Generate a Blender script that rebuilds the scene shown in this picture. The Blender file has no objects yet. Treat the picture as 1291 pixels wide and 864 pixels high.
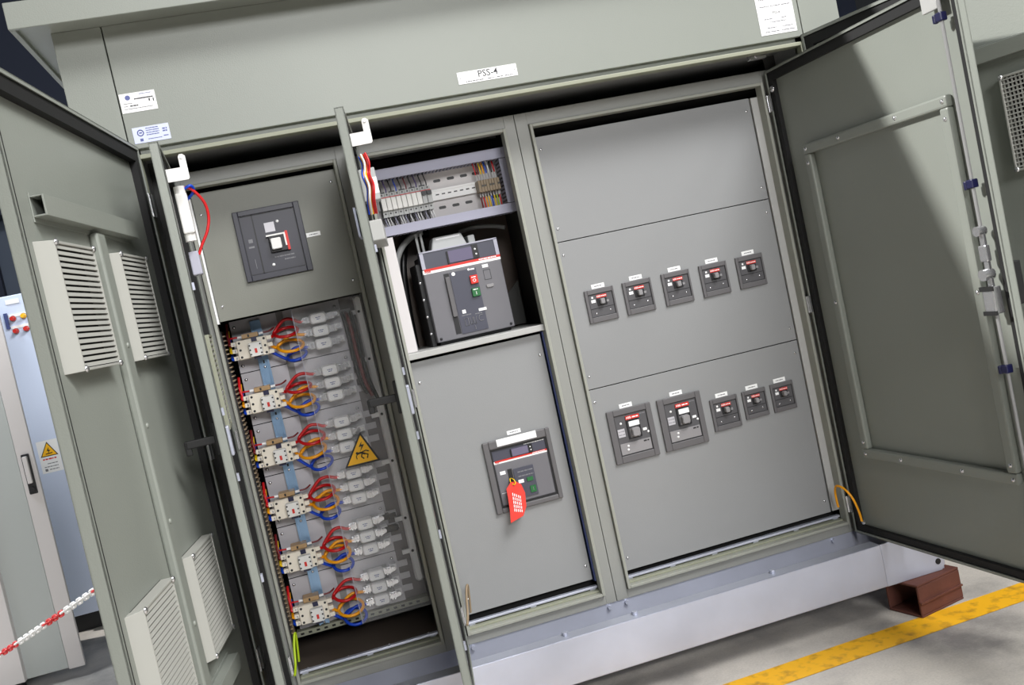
import bpy, math, random
from mathutils import Vector, Matrix

random.seed(7)
scene = bpy.context.scene
COL = scene.collection

# ------------------------------------------------------------------ camera
cam_data = bpy.data.cameras.new('camera')
cam = bpy.data.objects.new('camera', cam_data)
COL.objects.link(cam)
F_PX = 1221.77
cam_data.sensor_fit = 'HORIZONTAL'
cam_data.sensor_width = 36.0
cam_data.lens = F_PX / 1291.0 * 36.0
cam_data.clip_start = 0.05
YAW, PIT, ROL = 0.2145, -0.0567, -0.2136
fw = Vector((math.sin(YAW)*math.cos(PIT), math.cos(YAW)*math.cos(PIT), math.sin(PIT)))
rt0 = Vector((math.cos(YAW), -math.sin(YAW), 0))
up0 = rt0.cross(fw)
RT = math.cos(ROL)*rt0 + math.sin(ROL)*up0
UP = -math.sin(ROL)*rt0 + math.cos(ROL)*up0
m = Matrix(((RT.x, UP.x, -fw.x, 0.894), (RT.y, UP.y, -fw.y, -3.0509), (RT.z, UP.z, -fw.z, 1.4425), (0, 0, 0, 1)))
cam.matrix_world = m
scene.camera = cam

# ------------------------------------------------------------------ world, lights, exposure
scene.view_settings.view_transform = 'Standard'
scene.view_settings.look = 'None'
scene.view_settings.gamma = 1.0
scene.view_settings.use_curve_mapping = False
scene.view_settings.exposure = 0.0
world = bpy.data.worlds.new('world')
scene.world = world
world.use_nodes = True
bg = world.node_tree.nodes['Background']
bg.inputs['Color'].default_value = (0.86, 0.93, 1.0, 1)
bg.inputs['Strength'].default_value = 0.02

def add_light(name, kind, energy, color, loc, direction, **kw):
    l = bpy.data.lights.new(name, kind)
    l.energy = energy
    l.color = color
    for k, v in kw.items():
        setattr(l, k, v)
    o = bpy.data.objects.new(name, l)
    COL.objects.link(o)
    o.location = loc
    o.rotation_euler = Vector(direction).to_track_quat('-Z', 'Y').to_euler()
    return o

# daylight from the high windows on the far side of the hall
add_light('window_daylight', 'SUN', 4.8, (1.0, 0.98, 0.95), (-6, 2, 6), (1.5, -0.41, -1.0), angle=math.radians(2.5))
# unseen area lights: far-right ones match cast shadows, the rest are added fill
add_light('unseen_area_light', 'AREA', 640, (1.0, 1.0, 1.0), (5.0, -6.0, 8.2), (-3.0, 6.2, -6.6), shape='RECTANGLE', size=3.2, size_y=2.4)
add_light('unseen_area_light', 'AREA', 540, (1.0, 1.0, 1.0), (2.2, -10.0, 4.8), (-0.1, 10.0, -3.4), shape='RECTANGLE', size=3.0, size_y=2.0)  # added frontal fill for the fuse rows and deep interiors
add_light('unseen_area_light', 'AREA', 40, (1.0, 0.99, 0.97), (5.4, -2.9, 4.6), (-1.0, 0.65, -0.8), shape='RECTANGLE', size=1.2, size_y=0.6)
add_light('unseen_area_light', 'AREA', 240, (1.0, 0.99, 0.97), (3.9, -2.8, 6.0), (-0.1, 0.1, -1.0), shape='RECTANGLE', size=4.0, size_y=1.2)  # added to brighten the floor
add_light('unseen_area_light', 'AREA', 170, (0.86, 0.93, 1.0), (-2.2, 1.3, 5.5), (0.05, 0.15, -1.0), shape='RECTANGLE', size=1.6, size_y=0.8)  # added to brighten the background cabinets on the left

# ------------------------------------------------------------------ materials
def srgb(r, g, b):
    def c(x):
        x /= 255.0
        return x/12.92 if x <= 0.04045 else ((x+0.055)/1.055)**2.4
    return (c(r), c(g), c(b), 1)

MATS = {}
def mat(name, rgb, rough=0.5, metal=0.0, bump=0.0, bscale=300.0, var=0.0, vscale=6.0, spec=0.5, coat=0.0):
    mt = bpy.data.materials.new(name)
    mt.use_nodes = True
    nt = mt.node_tree
    p = nt.nodes['Principled BSDF']
    c = srgb(*rgb)
    p.inputs['Base Color'].default_value = c
    p.inputs['Roughness'].default_value = rough
    p.inputs['Metallic'].default_value = metal
    p.inputs['Specular IOR Level'].default_value = spec
    p.inputs['Coat Weight'].default_value = coat
    tc = nt.nodes.new('ShaderNodeTexCoord')
    if bump:
        n = nt.nodes.new('ShaderNodeTexNoise'); n.inputs['Scale'].default_value = bscale
        n.inputs['Detail'].default_value = 3
        b = nt.nodes.new('ShaderNodeBump'); b.inputs['Strength'].default_value = bump
        b.inputs['Distance'].default_value = 0.002
        nt.links.new(tc.outputs['Object'], n.inputs['Vector'])
        nt.links.new(n.outputs['Fac'], b.inputs['Height'])
        nt.links.new(b.outputs['Normal'], p.inputs['Normal'])
    if var:
        n2 = nt.nodes.new('ShaderNodeTexNoise'); n2.inputs['Scale'].default_value = vscale
        n2.inputs['Detail'].default_value = 6
        nt.links.new(tc.outputs['Object'], n2.inputs['Vector'])
        mx = nt.nodes.new('ShaderNodeMix'); mx.data_type = 'RGBA'
        mx.inputs[6].default_value = (c[0]*(1-var), c[1]*(1-var), c[2]*(1-var), 1)
        mx.inputs[7].default_value = (min(1, c[0]*(1+var)), min(1, c[1]*(1+var)), min(1, c[2]*(1+var)), 1)
        nt.links.new(n2.outputs['Fac'], mx.inputs[0])
        nt.links.new(mx.outputs[2], p.inputs['Base Color'])
    MATS[name] = mt
    return mt

mat('olive_coat', (134, 138, 131), 0.42, bump=0.18, bscale=260, var=0.04, vscale=3)
mat('grey_coat', (138, 139, 140), 0.45, bump=0.16, bscale=300, var=0.03, vscale=4)
mat('panel_olive_shaded', (120, 121, 113), 0.45, bump=0.16, bscale=300, var=0.04, vscale=4)  # olive coat, darkened so the panel's shade is put into the colour
mat('frame_coat', (140, 141, 137), 0.42, bump=0.18, bscale=260, var=0.03, vscale=3)
mat('rim_grey', (150, 151, 142), 0.5, var=0.04, vscale=20)
mat('acb_grey', (106, 105, 110), 0.45)
mat('light_coat', (172, 172, 170), 0.5, var=0.03)
mat('gasket', (14, 14, 15), 0.75)
mat('rim_seal', (142, 144, 126), 0.5, var=0.05, vscale=20)
mat('galvanised', (186, 190, 205), 0.38, metal=0.45, var=0.32, vscale=3, bump=0.05, bscale=40)
mat('zinc_blue', (132, 162, 194), 0.32, metal=0.6, var=0.1, vscale=30)
mat('steel', (205, 205, 208), 0.25, metal=0.9)
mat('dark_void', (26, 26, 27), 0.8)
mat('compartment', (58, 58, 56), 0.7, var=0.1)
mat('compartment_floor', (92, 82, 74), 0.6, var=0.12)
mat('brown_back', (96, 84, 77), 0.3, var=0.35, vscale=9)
mat('plate_grey', (188, 186, 192), 0.4, metal=0.15, var=0.06, vscale=10)
mat('plate_dark', (112, 106, 108), 0.5, var=0.08)
mat('plate_mid', (132, 132, 132), 0.45)
mat('breaker_dark', (80, 79, 82), 0.45, var=0.04)
mat('breaker_blue', (68, 69, 82), 0.4)
mat('breaker_navy', (50, 50, 60), 0.4)
mat('breaker_frame', (94, 92, 94), 0.5)
mat('breaker_grey', (138, 136, 138), 0.45)
mat('breaker_black', (20, 20, 24), 0.45)
mat('screen', (104, 98, 122), 0.25)
mat('red', (205, 38, 26), 0.45)
mat('green', (24, 98, 48), 0.45)
mat('white_plastic', (226, 225, 222), 0.45)
mat('label_white', (240, 240, 240), 0.5)
mat('label_blue', (206, 212, 238), 0.45)
mat('ink_grey', (120, 120, 124), 0.6)
mat('ink_dark', (58, 58, 62), 0.6)
mat('ink_blue', (92, 100, 152), 0.6)
mat('contactor', (232, 224, 209), 0.5, var=0.03)
mat('tan', (172, 140, 98), 0.5)
mat('grey_plastic', (168, 168, 182), 0.55)
mat('duct_lilac', (158, 158, 176), 0.55)
mat('wire_red', (196, 18, 24), 0.35)
mat('wire_orange', (245, 164, 12), 0.35)
mat('wire_yellow', (240, 200, 20), 0.35)
mat('wire_blue', (14, 66, 190), 0.35)
mat('wire_black', (18, 18, 20), 0.4)
mat('wire_maroon', (110, 22, 26), 0.4)
mat('wire_white', (220, 220, 220), 0.4)
mat('wire_green', (168, 196, 24), 0.4)
mat('wire_grey', (170, 172, 172), 0.45)
mat('wire_violet', (70, 50, 110), 0.4)
mat('fuse_white', (240, 240, 242), 0.4)
mat('terminal_brown', (140, 122, 98), 0.5)
mat('film_blue', (66, 78, 128), 0.4)
mat('black_plastic', (12, 12, 13), 0.65)
mat('navy_plastic', (16, 18, 60), 0.4)
mat('sign_yellow', (250, 188, 20), 0.45)
mat('rust', (92, 52, 42), 0.8, bump=0.4, bscale=60, var=0.25, vscale=14)
mat('bg_white', (206, 217, 240), 0.5)
mat('bg_grey', (176, 181, 180), 0.5)
mat('bg_pale', (206, 202, 202), 0.5)
mat('bg_slate', (66, 76, 92), 0.7, var=0.15, vscale=1.5)
mat('bg_navy', (26, 34, 52), 0.8)
mat('tag_red', (214, 44, 26), 0.45)
mat('screen_vent', (164, 164, 158), 0.5)

def floor_material():
    mt = bpy.data.materials.new('floor_concrete')
    mt.use_nodes = True
    nt = mt.node_tree; p = nt.nodes['Principled BSDF']
    tc = nt.nodes.new('ShaderNodeTexCoord')
    n = nt.nodes.new('ShaderNodeTexNoise'); n.inputs['Scale'].default_value = 1.7; n.inputs['Detail'].default_value = 8
    n.inputs['Roughness'].default_value = 0.62
    r = nt.nodes.new('ShaderNodeValToRGB')
    e = r.color_ramp.elements
    e[0].position = 0.33; e[0].color = srgb(140, 136, 133)
    e[1].position = 0.68; e[1].color = srgb(228, 221, 210)
    x = r.color_ramp.elements.new(0.5); x.color = srgb(202, 196, 188)
    nt.links.new(tc.outputs['Object'], n.inputs['Vector'])
    nt.links.new(n.outputs['Fac'], r.inputs['Fac'])
    n2 = nt.nodes.new('ShaderNodeTexNoise'); n2.inputs['Scale'].default_value = 130; n2.inputs['Detail'].default_value = 4
    nt.links.new(tc.outputs['Object'], n2.inputs['Vector'])
    mx = nt.nodes.new('ShaderNodeMix'); mx.data_type = 'RGBA'; mx.blend_type = 'MULTIPLY'; mx.inputs[0].default_value = 0.35
    nt.links.new(r.outputs['Color'], mx.inputs[6]); nt.links.new(n2.outputs['Fac'], mx.inputs[7])
    nt.links.new(mx.outputs[2], p.inputs['Base Color'])
    b = nt.nodes.new('ShaderNodeBump'); b.inputs['Strength'].default_value = 0.15; b.inputs['Distance'].default_value = 0.003
    nt.links.new(n2.outputs['Fac'], b.inputs['Height']); nt.links.new(b.outputs['Normal'], p.inputs['Normal'])
    p.inputs['Roughness'].default_value = 0.42
    MATS['floor_concrete'] = mt
floor_material()

def tape_material():
    mt = bpy.data.materials.new('floor_tape')
    mt.use_nodes = True
    nt = mt.node_tree; p = nt.nodes['Principled BSDF']
    tc = nt.nodes.new('ShaderNodeTexCoord')
    n = nt.nodes.new('ShaderNodeTexNoise'); n.inputs['Scale'].default_value = 22; n.inputs['Detail'].default_value = 8
    r = nt.nodes.new('ShaderNodeValToRGB')
    e = r.color_ramp.elements
    e[0].position = 0.3; e[0].color = srgb(176, 128, 40)
    e[1].position = 0.5; e[1].color = srgb(238, 178, 30)
    nt.links.new(tc.outputs['Object'], n.inputs['Vector']); nt.links.new(n.outputs['Fac'], r.inputs['Fac'])
    nt.links.new(r.outputs['Color'], p.inputs['Base Color'])
    p.inputs['Roughness'].default_value = 0.5
    MATS['floor_tape'] = mt
tape_material()

def clear_material():
    mt = bpy.data.materials.new('clear_sheet')
    mt.use_nodes = True
    nt = mt.node_tree
    out = nt.nodes['Material Output']
    p = nt.nodes['Principled BSDF']
    p.inputs['Base Color'].default_value = (0.86, 0.87, 0.88, 1)
    p.inputs['Roughness'].default_value = 0.12
    t = nt.nodes.new('ShaderNodeBsdfTransparent')
    t.inputs['Color'].default_value = (0.985, 0.985, 0.985, 1)
    mx = nt.nodes.new('ShaderNodeMixShader'); mx.inputs[0].default_value = 0.07
    nt.links.new(t.outputs[0], mx.inputs[1]); nt.links.new(p.outputs[0], mx.inputs[2])
    nt.links.new(mx.outputs[0], out.inputs['Surface'])
    MATS['clear_sheet'] = mt
clear_material()

# ------------------------------------------------------------------ mesh helpers
ORG = {}

class MB:
    """collects shapes given in world (or local) coordinates; build() links them as one mesh object"""
    def __init__(s):
        s.v = []; s.f = []; s.sm = []
    def add(s, vs, fs, smooth=False):
        b = len(s.v)
        s.v += [tuple(p) for p in vs]
        for f in fs:
            s.f.append([b+i for i in f]); s.sm.append(smooth)
        return s
    def box(s, x0, x1, y0, y1, z0, z1):
        if x0 > x1: x0, x1 = x1, x0
        if y0 > y1: y0, y1 = y1, y0
        if z0 > z1: z0, z1 = z1, z0
        vs = [(x0,y0,z0),(x1,y0,z0),(x1,y1,z0),(x0,y1,z0),(x0,y0,z1),(x1,y0,z1),(x1,y1,z1),(x0,y1,z1)]
        fs = [(0,3,2,1),(4,5,6,7),(0,1,5,4),(1,2,6,5),(2,3,7,6),(3,0,4,7)]
        return s.add(vs, fs)
    def cbox(s, x0, x1, y0, y1, z0, z1, c):
        """box whose front (low y) edges are chamfered by c, corners cut too"""
        def ring(y, i):
            a0, a1, b0, b1 = x0+i, x1-i, z0+i, z1-i
            return [(a0+c,y,b0),(a1-c,y,b0),(a1,y,b0+c),(a1,y,b1-c),(a1-c,y,b1),(a0+c,y,b1),(a0,y,b1-c),(a0,y,b0+c)]
        vs = ring(y0, c*0.6) + ring(y0+c, 0) + ring(y1, 0)
        fs = [tuple(range(8)), tuple(range(23, 15, -1))]
        for k in (0, 8):
            for i in range(8):
                j = (i+1) % 8
                fs.append((k+i, k+8+i, k+8+j, k+j))
        return s.add(vs, fs)
    def poly(s, pts, y0, y1):
        """polygon in x-z extruded from y0 (front) to y1 (back)"""
        n = len(pts)
        a = sum(pts[i][0]*pts[(i+1) % n][1] - pts[(i+1) % n][0]*pts[i][1] for i in range(n))
        if a < 0: pts = pts[::-1]
        vs = [(x, y0, z) for x, z in pts] + [(x, y1, z) for x, z in pts]
        fs = [tuple(range(n)), tuple(range(2*n-1, n-1, -1))]
        for i in range(n):
            j = (i+1) % n
            fs.append((i, n+i, n+j, j))
        return s.add(vs, fs)
    def frame(s, x0, x1, z0, z1, w, y0, y1):
        """rectangular frame, outer edges given, strip width w (or (wl, wr, wb, wt))"""
        if not isinstance(w, (tuple, list)): w = (w, w, w, w)
        wl, wr, wb, wt = w
        s.box(x0, x0+wl, y0, y1, z0, z1); s.box(x1-wr, x1, y0, y1, z0, z1)
        s.box(x0+wl, x1-wr, y0, y1, z0, z0+wb); s.box(x0+wl, x1-wr, y0, y1, z1-wt, z1)
        return s
    def cyl(s, p, q, r, n=10, r2=None):
        p = Vector(p); q = Vector(q); d = (q-p).normalized()
        a = d.orthogonal().normalized(); b = d.cross(a)
        r2 = r if r2 is None else r2
        vs = []
        for c, rr in ((p, r), (q, r2)):
            for i in range(n):
                t = 2*math.pi*i/n
                vs.append(c + rr*(math.cos(t)*a + math.sin(t)*b))
        fs = [(i, (i+1) % n, n+(i+1) % n, n+i) for i in range(n)]
        s.add(vs, fs, True)
        return s.add(vs, [tuple(range(n-1, -1, -1)), tuple(range(n, 2*n))])
    def tube(s, pts, r, n=8, closed=False, sub=5):
        pts = [Vector(p) for p in pts]
        if sub > 1:      # Catmull-Rom smoothing
            out = []; k = len(pts)
            rng = range(k) if closed else range(k-1)
            for i in rng:
                if closed:
                    p0, p1, p2, p3 = pts[i-1], pts[i], pts[(i+1) % k], pts[(i+2) % k]
                else:
                    p0, p1, p2, p3 = pts[max(i-1, 0)], pts[i], pts[i+1], pts[min(i+2, k-1)]
                for j in range(sub):
                    t = j/sub
                    out.append(0.5*((2*p1)+(p2-p0)*t+(2*p0-5*p1+4*p2-p3)*t*t+(3*p1-p0-3*p2+p3)*t**3))
            if not closed: out.append(pts[-1])
            pts = out
        k = len(pts); vs = []; nrm = None
        for i in range(k):
            d = (pts[(i+1) % k]-pts[i-1]) if closed else (pts[min(i+1, k-1)]-pts[max(i-1, 0)])
            if d.length < 1e-9: d = Vector((0, 0, 1))
            d.normalize()
            if nrm is None: nrm = d.orthogonal().normalized()
            nrm = (nrm - d*nrm.dot(d))
            if nrm.length < 1e-6: nrm = d.orthogonal()
            nrm.normalize(); b = d.cross(nrm)
            for j in range(n):
                t = 2*math.pi*j/n
                vs.append(pts[i] + r*(math.cos(t)*nrm+math.sin(t)*b))
        fs = []
        for i in range(k if closed else k-1):
            for j in range(n):
                a0 = i*n+j; a1 = i*n+(j+1) % n; i2 = ((i+1) % k)*n
                fs.append((a0, a1, i2+(j+1) % n, i2+j))
        s.add(vs, fs, True)
        if not closed:
            s.add(vs[:n], [tuple(range(n-1, -1, -1))]); s.add(vs[-n:], [tuple(range(n))])
        return s
    def dome(s, c, r, axis=(0, -1, 0), n=8, h=0.6):
        """screw or rivet head"""
        c = Vector(c); d = Vector(axis).normalized(); a = d.orthogonal().normalized(); b = d.cross(a)
        vs = []
        for rr, hh in ((1, 0), (0.85, 0.6), (0.45, 0.95)):
            for i in range(n):
                t = 2*math.pi*i/n
                vs.append(c + r*rr*(math.cos(t)*a+math.sin(t)*b) + d*hh*h*r)
        fs = []
        for k in (0, n):
            for i in range(n):
                fs.append((k+i, k+(i+1) % n, k+n+(i+1) % n, k+n+i))
        fs.append(tuple(range(2*n, 3*n)))
        return s.add(vs, fs, True)
    def text(s, txt, x, z, y, size, align='CENTER'):
        cu = bpy.data.curves.new('lettering', 'FONT')
        cu.body = txt; cu.size = size; cu.align_x = align; cu.align_y = 'CENTER'; cu.resolution_u = 2; cu.offset = size*0.009
        o = bpy.data.objects.new('lettering', cu)
        me = bpy.data.meshes.new_from_object(o)
        s.add([(x+v.co.x, y, z+v.co.y) for v in me.vertices], [tuple(p.vertices) for p in me.polygons])
        bpy.data.objects.remove(o); bpy.data.curves.remove(cu); bpy.data.meshes.remove(me)
        return s
    def scribble(s, x0, x1, z, h, y, seed=0, fill=0.75):
        """row of print too small to read"""
        rnd = random.Random(seed)
        x = x0
        while x < x1:
            w = rnd.uniform(0.8, 3.2)*h
            xe = min(x+w, x1)
            if xe-x > 0.2*h: s.box(x, xe, y-0.0002, y, z-h/2, z+h/2)
            x = xe + rnd.uniform(0.3, 0.9)*h*(1.4-fill)
        return s
    def build(s, name, material, parent=None, bevel=0.0):
        off = ORG.get(parent.name, (0, 0, 0)) if parent else (0, 0, 0)
        me = bpy.data.meshes.new(name)
        me.from_pydata([(v[0]-off[0], v[1]-off[1], v[2]-off[2]) for v in s.v], [], s.f)
        me.polygons.foreach_set('use_smooth', s.sm)
        me.materials.append(MATS[material])
        me.update()
        o = bpy.data.objects.new(name, me)
        COL.objects.link(o)
        if parent:
            o.parent = parent
            ORG[o.name] = off
        if bevel:
            b = o.modifiers.new('bevel', 'BEVEL'); b.width = bevel; b.segments = 2; b.limit_method = 'ANGLE'
        return o

def thing(name, label, cat, loc, group=None):
    o = bpy.data.objects.new(name, None)
    COL.objects.link(o)
    o.empty_display_size = 0.05
    o.location = loc
    ORG[o.name] = tuple(loc)
    o['label'] = label; o['category'] = cat
    if group: o['group'] = group
    return o

def tag(o, label, cat, group=None):
    o['label'] = label; o['category'] = cat
    if group: o['group'] = group
    return o

def struct(name, mb, material):
    o = mb.build(name, material); o['kind'] = 'structure'
    return o

def centre(o):
    """move a top-level mesh's origin to its base centre"""
    vs = o.data.vertices
    c = Vector(((min(v.co.x for v in vs)+max(v.co.x for v in vs))/2, (min(v.co.y for v in vs)+max(v.co.y for v in vs))/2, min(v.co.z for v in vs)))
    o.data.transform(Matrix.Translation(-c)); o.location = c
    ORG[o.name] = tuple(c)
    return o

def shift_copy(src, dx, dy, dz, parent, name=None):
    o = src.copy(); COL.objects.link(o)
    if name: o.name = name
    o.location = src.location + Vector((dx, dy, dz))
    o.parent = parent
    return o

def screws(parent, pts, r=0.006, axis=(0, -1, 0), material='steel', name='screw'):
    """screw heads, one object each, sharing one mesh"""
    off = ORG.get(parent.name, (0, 0, 0))
    me = None
    for p in pts:
        if me is None:
            o = MB().dome((0, 0, 0), r, axis).build(name, material)
            me = o.data
        else:
            o = bpy.data.objects.new(name, me); COL.objects.link(o)
        o.parent = parent
        o.location = (p[0]-off[0], p[1]-off[1], p[2]-off[2])

def new_door(name, parent, hinge, D, w, z0, z1, s, thick=0.032, material='olive_coat', lip=0.03):
    """sheet-metal door tray in local axes: x from hinge to free edge, y = s towards the inside, z up"""
    off = ORG[parent.name]
    mb = MB()
    t = thick
    mb.box(0, w, -s*t, -s*(t-0.003), z0, z1)                      # outer skin
    mb.box(0, 0.003, -s*t, 0, z0, z1); mb.box(w-0.003, w, -s*t, 0, z0, z1)
    mb.box(0, w, -s*t, 0, z0, z0+0.003); mb.box(0, w, -s*t, 0, z1-0.003, z1)
    mb.box(0, lip, -s*0.003, 0, z0, z1); mb.box(w-lip, w, -s*0.003, 0, z0, z1)
    mb.box(lip, w-lip, -s*0.003, 0, z0, z0+lip); mb.box(lip, w-lip, -s*0.003, 0, z1-lip, z1)
    o = mb.build(name, material)
    o.parent = parent
    ORG[o.name] = (0, 0, 0)
    o.location = (hinge[0]-off[0], hinge[1]-off[1], 0-off[2])
    o.rotation_euler = (0, 0, math.atan2(D[1], D[0]))
    return o

# ------------------------------------------------------------------ main dimensions (metres)
YB = 0.165      # face of the inner cubicle frames
YC = 0.2005     # face of the inner cover panels
FT, FBT = 2.01, 0.29
RIT, RIB = 1.969, 0.322
XL, XR = 0.412, 2.945
SL, SR = 0.551, 2.795
OL, OR = 0.577, 2.77
ZF, ZLIP, ZR = 2.074, 2.043, 2.443

# ------------------------------------------------------------------ setting
struct('floor', MB().box(-9, 9, -8, 12, -0.1, 0), 'floor_concrete')
wb = struct('wall_back', MB().box(-12, 9, 9.0, 9.3, 0, 7), 'bg_slate')
mb = MB()
for i in range(24):
    mb.box(-11+i*0.8, -10.92+i*0.8, 8.9, 9.0, 0, 7)
mb.build('wall_rib', 'bg_navy', wb)
mb = MB(); mb.box(-12, 9, 8.6, 9.0, 3.4, 7)
mb.build('wall_beam', 'bg_navy', wb)
tp = MB()
tp.add([(0.5, -0.255, 0.001), (4.4, -0.126, 0.001), (4.4, 0.008, 0.001), (0.5, -0.121, 0.001)], [(0, 1, 2, 3)])
tp.add([(0.5, -0.255, 0.0), (4.4, -0.126, 0.0), (4.4, 0.008, 0.0), (0.5, -0.121, 0.0)], [(3, 2, 1, 0)])
tag(centre(tp.build('floor_marking_tape', 'floor_tape')), 'worn yellow marking line on the concrete floor along the cabinet base', 'floor marking')

# ------------------------------------------------------------------ outer enclosure
enc = thing('switchgear_enclosure', 'large olive grey switchgear enclosure with overhanging roof and open outer doors', 'cabinet', ((XL+XR)/2, 0.6, 0.28))
mb = MB()
mb.box(XL, XL+0.003, 0.003, 1.2, 0.28, ZR); mb.box(XR-0.003, XR, 0.003, 1.2, 0.28, ZR)
mb.box(XL, XR, 1.197, 1.2, 0.28, ZR); mb.box(XL, XR, 0.02, 1.2, ZR-0.004, ZR)
mb.build('body_shell', 'olive_coat', enc)
MB().box(SL+0.0015, SR-0.0015, 0, 0.02, ZF, ZR).build('fascia_panel', 'olive_coat', enc, 0.002)
MB().box(XL, SL-0.0015, 0, 0.022, 0.285, ZR).build('corner_post', 'olive_coat', enc, 0.002)
MB().box(SR+0.0015, XR, 0, 0.022, 0.285, ZR).build('corner_post', 'olive_coat', enc, 0.002)
mb = MB()
mb.box(0.325, 3.035, -0.12, -0.105, 2.43, 2.505)           # front edge of the roof
mb.box(0.325, 0.34, -0.105, 1.32, 2.43, 2.505); mb.box(3.02, 3.035, -0.105, 1.32, 2.43, 2.505)
mb.box(0.325, 3.035, -0.105, 1.32, 2.443, 2.455)           # soffit
mb.add([(0.325, -0.12, 2.505), (3.035, -0.12, 2.505), (3.035, 0.6, 2.60), (0.325, 0.6, 2.60), (3.035, 1.32, 2.505), (0.325, 1.32, 2.505)],
       [(0, 1, 2, 3), (3, 2, 4, 5), (0, 3, 5), (1, 4, 2)])
mb.build('roof', 'olive_coat', enc, 0.002)
# recess under the fascia and the sealing lip round the outer doorway
mb = MB()
mb.box(SL, SR, 0.018, 0.03, 2.046, ZF+0.01)
mb.box(SL-0.004, OL, 0.018, 0.03, 0.285, ZF); mb.box(OR, SR+0.004, 0.018, 0.03, 0.285, ZF)
mb.build('door_frame', 'olive_coat', enc)
mb = MB()
mb.box(OL-0.014, OR+0.014, -0.012, 0.03, ZLIP-0.002, ZLIP+0.011)
mb.box(OL-0.014, OL, -0.012, 0.03, 0.285, ZLIP); mb.box(OR, OR+0.014, -0.012, 0.03, 0.285, ZLIP)
mb.build('door_lip', 'rim_seal', enc, 0.002)
mb = MB()
mb.box(OL-0.012, OL-0.004, 0.03, YB+0.02, 0.285, 2.06); mb.box(OR+0.004, OR+0.012, 0.03, YB+0.02, 0.285, 2.06)
mb.box(OL-0.012, OR+0.012, 0.03, 0.7, 2.06, 2.066)
mb.box(OL-0.012, OR+0.012, 0.45, 0.46, FT-0.02, 2.066)
mb.build('recess_lining', 'grey_coat', enc)
for cx in (OL-0.004, OR+0.004):
    mb = MB(); mb.box(min(cx, cx+math.copysign(0.044, 1.6-cx)), max(cx, cx+math.copysign(0.044, 1.6-cx)), YB+0.015, YB+0.02, 0.285, 2.06)
    mb.build('side_filler', 'compartment', enc)
# door stay fitting on the underside of the lip
mb = MB(); mb.box(2.60, 2.665, 0.04, 0.06, 2.03, 2.058); mb.cyl((2.632, 0.036, 2.044), (2.632, 0.06, 2.044), 0.012)
mb.build('stay_bracket', 'steel', enc, 0.002)

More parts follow.
